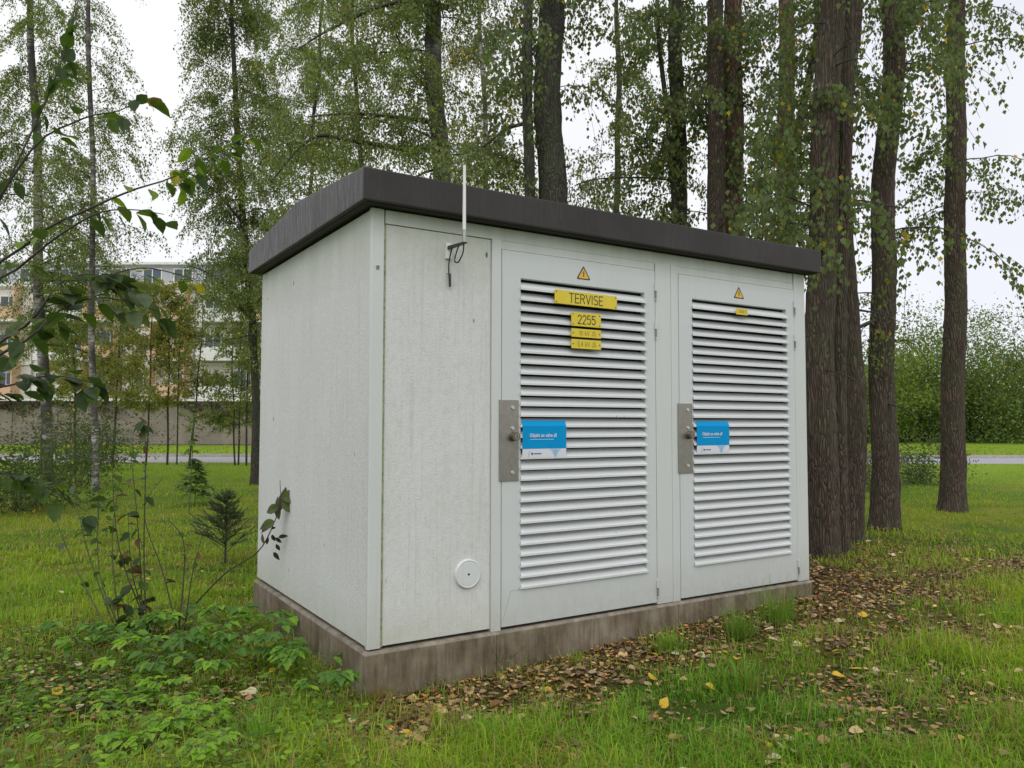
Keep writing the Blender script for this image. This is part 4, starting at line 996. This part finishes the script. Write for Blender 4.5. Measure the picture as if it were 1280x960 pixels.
# leaning twig with dry leaves in front of the side wall
p, d = Gd(235, 765)
tw_b = p; t = thing('dry_leaning_twig', 'leaning dead twig with shrivelled leaves before the side wall', 'twig', tw_b)
cp = [(280, 718, 5.9), (322, 690, 5.72), (342, 655, 5.62), (350, 628, 5.6), (350, 600, 5.6)]
pts = bez([np.zeros(3)]+[at(*c)-tw_b for c in cp], 26)
MB().tube(pts, .0065, 6, .002).build('stem', M_TWIG, t)
OVC = {k: leaf_mesh('leaf', leaf_ovate(w=w, curl=.45), c) for k, (c, w) in dict(g=((.10, .13, .05), .30), b=((.10, .085, .06), .14), k=((.035, .03, .025), .22)).items()}
for px, py, dx, dz, s_, kk in [(352, 622, 1, .15, .16, 'g'), (352, 626, .9, -.5, .15, 'g'), (349, 634, -.8, -.2, .12, 'g'), (349, 650, -.2, 1, .17, 'b'), (350, 640, .1, 1, .19, 'b'), (342, 656, -1, -.4, .15, 'b'), (344, 652, -.9, -.3, .12, 'g'),
                               (340, 668, .3, -1, .06, 'k'), (344, 672, .6, -.5, .06, 'k'), (336, 672, -.4, -.8, .06, 'k'), (348, 672, .7, .2, .07, 'k'), (342, 690, .6, -.8, .07, 'k'), (330, 680, -.3, .9, .08, 'b'), (345, 680, .4, -.8, .06, 'k'), (339, 662, .2, .2, .05, 'k')]:
    place_leaf('leaf', OVC[kk], t, at(px, py, 5.61)-tw_b, RH*dx+np.array([0, 0, dz])+FH*rs.uniform(-.3, .3), -FH*1.0+np.array([0, 0, .4]), s_)

# ------------------------------------------------------------------ low plants
LFE = [leaf_mesh('leaflet', leaf_ovate(w=.30, serr=.14, curl=.22, n=7), c) for c in ((.18, .33, .045), (.11, .22, .045), (.27, .44, .05), (.07, .14, .04))]
def ground_elder(label, base, seed, n_st=4, size=.075, h=.20, tone=(0, 1)):
    rng = random.Random(seed); t = thing('ground_elder_plant', label, 'plant', base, 0, 'ground elder plants growing at the foot of the kiosk')
    ms = MB()
    for s_ in range(n_st):
        a = rng.uniform(0, 6.283); rr_ = rng.uniform(.06, .20); hh = h*rng.uniform(.6, 1.2)
        tip = np.array([rr_*math.cos(a), rr_*math.sin(a), hh])
        ms.tube([np.zeros(3), tip*np.array([.4, .4, .7]), tip], .0022, 4)
        for k, da in enumerate((-1.1, 0, 1.1)):
            d3 = np.array([math.cos(a+da), math.sin(a+da), .05]); c3 = tip+d3*.035
            ms.tube([tip, c3], .0015, 3)
            for j in ((-.75, 0, .75) if s_ < 3 else (0,)):
                d4 = (math.cos(a+da+j), math.sin(a+da+j), rng.uniform(-.35, .05))
                place_leaf('leaflet', LFE[rng.choice(tone)], t, c3, d4, (rng.uniform(-.25, .25), rng.uniform(-.25, .25), 1), size*rng.uniform(.8, 1.25))
    ms.build('stems', M_STEMG, t)['kind'] = 'stuff'
    return t
ge = [(345, 800), (300, 806), (322, 826), (268, 800), (238, 796), (215, 822), (188, 800), (255, 832), (185, 840), (285, 786), (205, 790), (160, 800), (130, 830), (100, 800), (172, 870), (215, 880), (195, 912), (170, 940), (232, 930), (255, 880), (140, 890), (110, 930), (180, 815), (212, 848), (228, 812), (196, 862), (240, 862), (175, 895), (228, 905), (188, 935), (250, 945), (205, 950), (280, 905), (270, 845), (392, 852), (416, 876), (372, 836), (352, 822)]
for k, (px, py) in enumerate(ge):
    near = py > 850 and px < 300
    ground_elder('low ground elder plant with toothed green leaflets growing left of the plinth' if not near else 'bright ground elder plant with toothed leaflets in the nearest grass', G(px, py+8), 200+k,
                 3 if near else 4, .056 if near else .080, .10 if near else .19, (0, 2, 2) if near or k in (6, 8) else ((0, 1, 1) if k % 3 else (0, 2, 1)))

# grass ---------------------------------------------------------------
def blades(n, dmin, dmax, px0, px1, hlo, hhi, wlo, whi, seed, power=1.0, dens=None, cols=None):
    rng = np.random.default_rng(seed)
    d = dmin*(dmax/dmin)**(rng.random(n)**power); px = rng.uniform(px0, px1, n)
    P = CAM[None]+FH[None]*d[:, None]+RH[None]*((px-640)/FOC*d)[:, None]
    x, y = P[:, 0], P[:, 1]
    # clumps
    cl = np.sin(x*5.3+2*np.sin(y*3.1))*np.sin(y*6.1+1.7*np.sin(x*4.3)); big = np.sin(x*1.7+1.2*np.sin(y*1.1))*np.sin(y*1.9+x*.6)
    keep = rng.random(n) < np.clip(.58+.45*cl+.30*big, .06, 1)
    lm = litter_mask(x, y); keep &= rng.random(n) > lm*.93
    keep &= ~((x > -.03) & (x < KL+.03) & (y > -.03) & (y < KD+.03))
    x, y, d, cl, big, lm = x[keep], y[keep], d[keep], cl[keep], big[keep], lm[keep]; n = len(x)
    z = gz(x, y)
    h = rng.uniform(hlo, hhi, n)*(1+.5*cl+.35*big)*(1-.35*lm); w = rng.uniform(wlo, whi, n)
    a = rng.uniform(0, 2*math.pi, n); ln = rng.uniform(.2, 1.7, n)
    dx, dy = np.cos(a), np.sin(a); sx, sy = -dy, dx
    B0 = np.stack([x-sx*w, y-sy*w, z-.01], 1); B1 = np.stack([x+sx*w, y+sy*w, z-.01], 1)
    M0 = np.stack([x-sx*w*.8+dx*h*ln*.3, y-sy*w*.8+dy*h*ln*.3, z+h*.6], 1); M1 = M0+np.stack([sx*w*1.6, sy*w*1.6, 0*w], 1)
    T = np.stack([x+dx*h*ln, y+dy*h*ln, z+h*np.maximum(.25, 1-.5*ln)], 1)
    V = np.stack([B0, B1, M1, M0, T], 1).reshape(-1, 3); k = (np.arange(n)*5)[:, None]
    c = np.array([.135, .295, .035])[None]*(1+rng.uniform(-.45, .45, (n, 1)))
    gy = np.clip(.5+.5*big+rng.normal(size=n)*.25, 0, 1)[:, None]
    c = c*(1-gy)+np.array([.32, .43, .045])*gy*(1+rng.uniform(-.2, .2, (n, 1)))
    fk = sstep(d, 9, 24)[:, None]; mk = (sstep(d, 6, 9)*.6)[:, None]; c = c*(1-mk)+np.array([.25, .31, .045])*mk*(1+rng.uniform(-.35, .3, (n, 1)))
    c = c*(1-fk)+np.array([.23, .33, .035])*fk*(1+rng.uniform(-.2, .2, (n, 1)))
    dead = rng.random(n) < .10+.45*lm+.28*sstep(np.sin(x*2.7+1.5*np.sin(y*3.3))*np.sin(y*2.9-x), .2, .9)*(d < 20); c[dead] = np.array([.36, .27, .12])*(1+rng.uniform(-.35, .25, (dead.sum(), 1)))
    c = np.repeat(c, 5, 0)
    return V, [k+np.array([[0, 1, 2, 3]]), k+np.array([[3, 2, 4]])], c
def grass(name, label, *a, **k):
    V, F, c = blades(*a, **k); meta(obj(name, np_mesh(name, V, F, M_GRASSB, c)), label, 'grass', None, 'stuff')
grass('grass', 'short green grass blades in front of the kiosk', 330000, 2.0, 7.8, -260, 1540, .02, .08, .0011, .0028, 1)
grass('long_grass', 'longer grass blades scattered over the lawn', 75000, 2.0, 7.5, -260, 1540, .06, .15, .0015, .0032, 2)
grass('lawn_grass', 'grass of the lawn behind the kiosk', 170000, 6.8, 29.2, -260, 1540, .03, .085, .003, .008, 3)
grass('verge_grass', 'bright grass strip between the road and the concrete wall', 30000, 35.0, 51.5, -260, 1540, .05, .14, .012, .03, 4)
def tuft(label, base, n, h, seed, spread=.06, col=(.14, .26, .04), w=.0032):
    rng = np.random.default_rng(seed); b = np.array(base); t = thing('grass_tuft', label, 'grass', b)
    a = rng.uniform(0, 6.283, n); r_ = np.abs(rng.normal(size=n))*spread; x = r_*np.cos(a); y = r_*np.sin(a)
    a2 = a+rng.normal(size=n)*.6; hh = h*rng.uniform(.45, 1.1, n); ln = rng.uniform(.1, .9, n); dx, dy = np.cos(a2), np.sin(a2); sx, sy = -dy, dx
    q = np.linspace(0, 1, 5)
    Lp = []
    for i, f in enumerate(q):
        cx = x+dx*hh*ln*f**1.8; cy = y+dy*hh*ln*f**1.8; cz = hh*f*(1-.35*ln*f); ww = w*(1-f*.9)
        Lp += [np.stack([cx-sx*ww, cy-sy*ww, cz], 1), np.stack([cx+sx*ww, cy+sy*ww, cz], 1)]
    V = np.stack(Lp, 1).reshape(-1, 3); k = (np.arange(n)*10)[:, None]
    F = [k+np.array([[2*i, 2*i+1, 2*i+3, 2*i+2]]) for i in range(4)]
    c = np.repeat(vary(col, n, rng, .3, .10, (.28, .20, .09)), 10, 0)
    o = obj('blades', np_mesh('blades', V, [np.concatenate(F)], M_GRASSB, c), t, kind='stuff'); return t
tuft('dark arching grass tuft against the plinth under the far door', G(925, 797), 230, .24, 1, .09)
tuft('tall grass tuft against the plinth near its far end', G(975, 778), 230, .30, 2, .10)
tuft('low broad grass tuft between the doors at the plinth', G(838, 812), 260, .15, 3, .11, (.19, .34, .045))
tuft('thin dark grass tuft at the joint in the plinth', G(622, 838), 80, .20, 4, .025, (.10, .16, .035))
tuft('dry brownish grass tuft at the near plinth corner', G(470, 880), 200, .13, 5, .09, (.28, .24, .09))
tuft('green grass tuft beside the side plinth', G(428, 842), 160, .16, 6, .08)
tuft('low green tuft in the leaf litter before the near door', G(722, 828), 60, .09, 7, .04, (.2, .34, .04))
tuft('long bright grass tuft in the nearest grass below the near door', G(625, 930), 240, .16, 8, .12, (.19, .35, .045))
tuft('long grass tuft in the foreground below the far door', G(935, 860), 240, .17, 9, .12, (.16, .29, .04))
tuft('long bright grass tuft in the foreground left of the plinth corner', G(330, 930), 240, .17, 10, .12, (.2, .37, .045))

# clover-like small leaf cover
def cover(name, label, n, dmin, dmax, px0, px1, size, col, seed, mask, zh=(.01, .05), mat=None):
    rng = np.random.default_rng(seed); d = dmin*(dmax/dmin)**rng.random(n); px = rng.uniform(px0, px1, n)
    P = CAM[None]+FH[None]*d[:, None]+RH[None]*((px-640)/FOC*d)[:, None]; x, y = P[:, 0], P[:, 1]
    k = (rng.random(n) < mask(x, y, rng)) & ~((x > -.03) & (x < KL+.03) & (y > -.03) & (y < KD+.03))
    x, y = x[k], y[k]; C = np.stack([x, y, gz(x, y)+rng.uniform(*zh, len(x))], 1)
    n = len(x); a = rng.uniform(0, 6.283, n); ax = np.stack([np.cos(a), np.sin(a), rng.uniform(-.4, .25, n)], 1); sd_ = np.stack([-np.sin(a), np.cos(a), rng.uniform(-.3, .3, n)], 1)
    s_ = size*rng.uniform(.5, 1.3, (n, 1)); up = rng.uniform(-.12, .22, (n, 1))*np.array([[0, 0, 1.]])
    V = np.stack([C, C+ax*s_*.35+sd_*s_*.33+up*s_, C+ax*s_*.72+sd_*s_*.28+up*s_, C+ax*s_, C+ax*s_*.72-sd_*s_*.28+up*s_*.6, C+ax*s_*.35-sd_*s_*.33+up*s_*.6], 1).reshape(-1, 3)
    kk = (np.arange(n)*6)[:, None]
    cc = np.array(col)[rng.integers(0, len(col), n)]*(1+rng.uniform(-.25, .25, (n, 1)))
    meta(obj(name, np_mesh(name, V, [kk+np.array([[0, 1, 2, 3]]), kk+np.array([[0, 3, 4, 5]])], mat or M_LEAF, np.repeat(cc, 6, 0))), label, 'ground cover', None, 'stuff')
def m_cl(x, y, rng): 
    v = np.sin(x*2.9+1.9*np.sin(y*2.2))*np.sin(y*3.3+1.4*np.sin(x*2.7)); return np.clip(.25+.9*v-litter_mask(x, y)+.35*(x < -.6), 0, .9)
cover('clover', 'small round weed leaves among the grass', 26000, 2.0, 8, -260, 1540, .022, [(.10, .20, .03), (.07, .15, .03), (.14, .25, .03)], 5, m_cl)
def m_el(x, y, rng):
    v = np.sin(x*3.7+1.1*np.sin(y*3.2))*np.sin(y*4.1+x); return np.clip(.75+.5*v, 0, 1)*(1-sstep(x, -.35+.15*np.sin(y*3), -.02))*sstep(x, -3.4, -2.4)*sstep(y, -1.9, -1.4)*(1-sstep(y, 2.0, 2.8))
cover('ground_elder', 'low bright ground elder leaves carpeting the grass beside the side wall', 15000, 2.2, 9, -260, 520, .040, [(.17, .31, .035), (.12, .23, .035), (.26, .42, .04), (.10, .17, .035)], 9, m_el, (.03, .13))
lit_cols = [(.42, .19, .065), (.56, .31, .12), (.26, .12, .045), (.62, .42, .21), (.11, .06, .03), (.50, .23, .08)]
cover('leaf_litter', 'brown rotting leaf litter covering the earth beside the plinth', 60000, 2.0, 10, -260, 1540, .034, lit_cols, 6, lambda x, y, r: litter_mask(x, y)*.9+.03, (.0, .022), M_DRY)
cover('twig_litter', 'thin brown needles and stalks among the grass', 60000, 2.0, 9, -260, 1540, .045, [(.22, .15, .08), (.13, .085, .05), (.30, .22, .12)], 7, lambda x, y, r: litter_mask(x, y)*.5+.10, (.0, .03), M_DRY)

# individual fallen leaves
FL = [leaf_mesh('fallen_leaf', leaf_ovate(w=.40, serr=.06, curl=.10, n=5), c, mat_leaf('dry_leaf_%s' % nm, .15, .5)) for nm, c in
      (('yellow', (.62, .40, .04)), ('pale', (.60, .45, .23)), ('tan', (.36, .22, .10)), ('cream', (.66, .56, .38)), ('brown', (.20, .11, .055)))]
fl_lab = {0: ('bright yellow birch leaf fallen on the grass', 'yellow leaves fallen round the kiosk'), 1: ('pale tan leaf fallen on the grass', 'pale tan leaves fallen round the kiosk'),
          2: ('tan brown leaf fallen beside the kiosk', 'tan brown leaves fallen round the kiosk'), 3: ('cream coloured leaf fallen on the ground', 'cream leaves fallen round the kiosk'),
          4: ('dark brown leaf fallen in the litter', 'dark brown leaves fallen round the kiosk')}
known = [(394, 893, 0), (396, 888, 0), (228, 871, 3), (275, 850, 1), (322, 869, 3), (309, 873, 1), (391, 932, 3), (335, 932, 1), (541, 889, 0), (516, 916, 0), (576, 903, 3), (690, 864, 0), (692, 938, 0), (667, 952, 1), (762, 955, 0),
         (678, 837, 2), (521, 873, 1), (585, 860, 1), (740, 838, 3), (795, 815, 3), (841, 815, 3), (870, 817, 3), (893, 811, 0), (822, 820, 0), (922, 826, 0), (946, 786, 3), (955, 788, 3), (812, 852, 0), (960, 801, 3), (1040, 847, 0), (1082, 842, 0),
         (1055, 817, 0), (1078, 813, 1), (865, 918, 0), (953, 933, 0), (972, 933, 3), (991, 933, 1), (978, 953, 3), (1021, 932, 2), (894, 866, 0), (827, 890, 0), (490, 905, 2), (500, 925, 1), (520, 932, 2), (498, 946, 1), (560, 896, 1), (548, 874, 2), (600, 868, 1), (640, 858, 2), (470, 935, 2), (450, 915, 1), (425, 905, 2), (533, 905, 2), (575, 874, 2), (612, 884, 4), (305, 838, 2), (318, 826, 1), (340, 812, 2), (700, 850, 2), (720, 842, 1), (760, 832, 2), (775, 822, 1), (1085, 772, 0), (1115, 775, 1), (1043, 779, 3), (992, 786, 1), (983, 802, 1), (835, 930, 2)]
rf = random.Random(4)
def fallen(p, k, s_):
    o = place_leaf('fallen_leaf', FL[k], None, p, (rf.uniform(-1, 1), rf.uniform(-1, 1), rf.uniform(-.1, .25)), (rf.uniform(-.5, .5), rf.uniform(-.6, .3), 1), s_)
    meta(o, fl_lab[k][0], 'leaf', fl_lab[k][1])
for px, py, k in known:
    p = G(px, py+2); p[2] += .028 if litter_mask(p[0], p[1]) < .5 else .012; fallen(p, k, rf.uniform(.055, .080))
cnt = 0
while cnt < 190:
    d = 2.6*(9.5/2.6)**rf.random(); px = rf.uniform(20, 1270); p = CAM+FH*d+RH*((px-640)/FOC*d)
    if -.08 < p[0] < KL+.08 and -.08 < p[1] < KD+.08: continue
    lm = float(litter_mask(p[0], p[1]))
    if rf.random() > .25+.75*lm: continue
    p[2] = gzf(p[0], p[1])+(.014 if lm > .5 else .03)
    fallen(p, rf.choice([0, 1, 1, 2, 2, 3, 4]) if lm > .4 else rf.choice([0, 0, 1, 2, 3]), rf.uniform(.035, .07)); cnt += 1

# ------------------------------------------------------------------ far wall and building (left)
def frame_thing(name, label, cat, d, l, z=-.27):
    return thing(name, label, cat, pos(d, l, z), -YAW)
def plaster(name, c, var=.08, sc=.8):
    m, n, b = nodes(name); co = texco(n)
    cc = ramp(n, noise(n, co, sc, 6, .6), [(.3, tuple(x*(1-var) for x in c)), (.7, tuple(x*(1+var) for x in c))])
    cc = mix(n, .4, cc, ramp(n, noise(n, texco(n, (3, 3, .3)), 1.2, 5), [(.5, g3(1)), (.75, g3(.75))]), 'MULTIPLY')
    L(n, cc, b.inputs['Base Color']); b.inputs['Roughness'].default_value = .85; return m
M_WALLC = plaster('brown_grey_concrete', (.22, .185, .155), .2, 1.2)
M_CREAM = plaster('cream_plaster', (.70, .66, .60)); M_ORANGE = plaster('orange_plaster', (.62, .40, .27)); M_BAND = plaster('white_plaster', (.72, .71, .68))
M_GREYP = plaster('grey_cladding', (.40, .42, .44))
m, n, b = nodes('window_glass'); b.inputs['Base Color'].default_value = (.05, .07, .09, 1); b.inputs['Roughness'].default_value = .08; b.inputs['Metallic'].default_value = 0; b.inputs['Specular IOR Level'].default_value = .8; M_GLASS = m
M_FRAME = simple('white_frame', (.7, .7, .7), .5); M_RAIL = simple('grey_rail', (.30, .31, .32), .5)
wl = frame_thing('boundary_wall', 'long brown grey concrete wall with white coping beyond the road', 'wall', 51.8, 0)
MB().box(-60, 6, 0, .35, -.1, 2.92).build('wall_face', M_WALLC, wl)
for k in range(22):
    x = -60+3*k; MB().box(x+.03, x+2.97, -.05, -.003, .1, 2.55).build('wall_panel', M_WALLC, wl)
MB().box(-60.1, 6.1, -.16, .50, 2.922, 3.06).build('coping', M_BAND, wl)
# creeper hanging below the coping
rng = np.random.default_rng(77)
n_ = 9000; l = rng.uniform(-60, 6, n_); hgt = .35+.3*np.sin(l*.9)+.25*np.sin(l*2.3); zz = 2.9-rng.random(n_)**1.3*np.clip(hgt, .1, 1.2)*1.2
C = np.stack([l, -.1-rng.random(n_)*.15, zz], 1); V, F = leaf_cloud(C, rng.uniform(.10, .2, n_), rng, .4)
o = obj('creeper', np_mesh('creeper', V, [F], M_LEAF, np.repeat(vary((.075, .062, .045), n_, rng, .4, .08, (.16, .08, .04)), 4, 0)), wl, kind='stuff')
bd = frame_thing('apartment_building', 'cream apartment building with orange panels behind the wall', 'building', 66, -20)
# local x = lateral from l=-20, y = depth behind, z from ground
def bx(x0, x1, y0, y1, z0, z1, name, mat): return MB().box(x0, x1, y0, y1, z0, z1).build(name, mat, bd)
FLH = 3.25
bx(-30, 14, 0, 12, -.2, 13.0, 'wall', M_CREAM)
bx(-30.2, 14.2, -.25, 12.2, 13.002, 13.35, 'roof_edge', M_BAND)
bx(-26, 9, 2.0, 10, 13.352, 15.3, 'penthouse', M_GREYP)
bx(-26.3, 9.3, 1.6, 10.4, 15.302, 15.5, 'roof_edge', M_BAND)
lx = lambda px: (px-640)/FOC*66+20
wm = {}
def window(cx, cz, w=1.5, h=1.45, y=0, bal=False):
    key = (w, h)
    if key not in wm:
        f = MB(); t_ = .09
        f.box(-w/2, w/2, -.06, -.004, -h/2, -h/2+t_); f.box(-w/2, w/2, -.06, -.004, h/2-t_, h/2); f.box(-w/2, -w/2+t_, -.06, -.004, -h/2+t_, h/2-t_); f.box(w/2-t_, w/2, -.06, -.004, -h/2+t_, h/2-t_); f.box(-.04, .04, -.06, -.004, -h/2+t_, h/2-t_)
        a = f.build('window', M_FRAME, bd); g = MB().box(-w/2+t_, w/2-t_, -.03, -.002, -h/2+t_, h/2-t_).build('pane', M_GLASS, a); wm[key] = (a.data, g.data)
        a.location = (cx, y, cz); return
    a = obj('window', wm[key][0], bd, (cx, y, cz)); obj('pane', wm[key][1], a)
for fl in range(4):
    zc = 1.75+FLH*fl
    for px in range(-160, 330, 1):
        pass
    x = -28.5
    k = 0
    while x < 13:
        kind = k % 4
        if kind in (0, 2): window(x, zc, 1.5, 1.5)
        elif kind == 1: window(x, zc, 2.4, 1.9, 0)
        else: window(x, zc, 1.0, 1.5)
        x += 2.9; k += 1
    bx(-30.05, 14.05, -.12, -.003, zc+1.35, zc+1.55, 'string_course', M_BAND)
for fl in range(5):
    x = -25.0
    if fl == 4:
        while x < 9: window(x, 14.35, 1.7, 1.3, 2.0); x += 2.7
# orange bays with balconies
for (pa, pb) in ((-120, -75), (-20, 25), (110, 150), (192, 236), (318, 352)):
    a_, b_ = lx(pa), lx(pb)
    for fl in range(4):
        z = .35+FLH*fl
        bx(a_, b_, -1.35, -1.22, z, z+1.05, 'balcony_front', M_ORANGE if fl != 9 else M_BAND)
        bx(a_, b_, -1.35, -.002, z-.2, z-.003, 'balcony_slab', M_BAND)
        bx(a_, a_+.12, -1.21, -.13, z, z+3.0, 'balcony_side', M_ORANGE); bx(b_-.12, b_, -1.21, -.13, z, z+3.0, 'balcony_side', M_ORANGE)
for (pa, pb) in ((250, 308), (50, 100)):
    a_, b_ = lx(pa), lx(pb)
    for fl in (1, 2, 3):
        z = .35+FLH*fl
        bx(a_, b_, -1.25, -1.15, z, z+.95, 'balcony_front', M_BAND); bx(a_, b_, -1.25, -.002, z-.18, z-.003, 'balcony_slab', M_BAND)

for px in (-60, 40, 165, 243, 314):
    MB().cyl((lx(px), -.18), .07, .0, 13.0, 'z', 8).build('drainpipe', M_RAIL, bd)
M_CURT = simple('curtain', (.55, .53, .48), .8)
for k in range(26):
    fl = k % 4; x = -28.5+2.9*(k*7 % 15); MB().box(x-.55, x-.05 if k % 3 else x+.5, -.0285, -.0275, 1.2+FLH*fl, 2.3+FLH*fl).build('curtain', M_CURT, bd)
# parked car far across the lawn
def car(label, p, rz, col):
    t = thing('parked_car', label, 'car', p, rz)
    paint = simple('car_paint', col, .3, .2)
    side = [(-2.1, .30), (-2.12, .75), (-1.9, .88), (-1.35, .95), (-.75, 1.42), (.75, 1.46), (1.45, .98), (2.0, .90), (2.12, .55), (2.05, .28)]
    MB().prism(side, -.85, .85, 'y').build('body', paint, t, bevel=.06)
    MB().prism([(-1.22, .97), (-.70, 1.37), (-.02, 1.39), (-.02, .97)], -.862, -.852, 'y').build('side_window', M_GLASS, t)
    MB().prism([(.05, .97), (.05, 1.39), (.70, 1.40), (1.28, .99)], -.862, -.852, 'y').build('side_window', M_GLASS, t)
    MB().prism([(-1.22, .97), (-.70, 1.37), (.70, 1.40), (1.28, .99)], .852, .862, 'y').build('side_window', M_GLASS, t)
    for x in (-1.3, 1.3):
        for y in (-.80, .80):
            w_ = MB().cyl((x, .32), .32, y-.1, y+.1, 'y', 20).build('wheel', simple('tyre', (.02, .02, .02), .8), t)
            MB().cyl((x, .32), .19, y-.112, y+.112, 'y', 12).build('rim', M_STEEL, w_)
    for y in (-.6, .6):
        MB().box(2.03, 2.12, y-.16, y+.16, .62, .76).build('headlight', M_WHITE, t)
        MB().box(-2.13, -2.06, y-.16, y+.16, .66, .82).build('taillight', simple('red_lens', (.4, .02, .02), .3), t)
p = at(1082, 540, 74); p[2] = -.27; car('dark red car parked far off beneath the trees', p, -YAW+.15, (.16, .05, .04))
p = at(1070, 540, 80); p[2] = -.27; car('pale silver car parked far off beyond the red one', p, -YAW+.1, (.45, .46, .48))
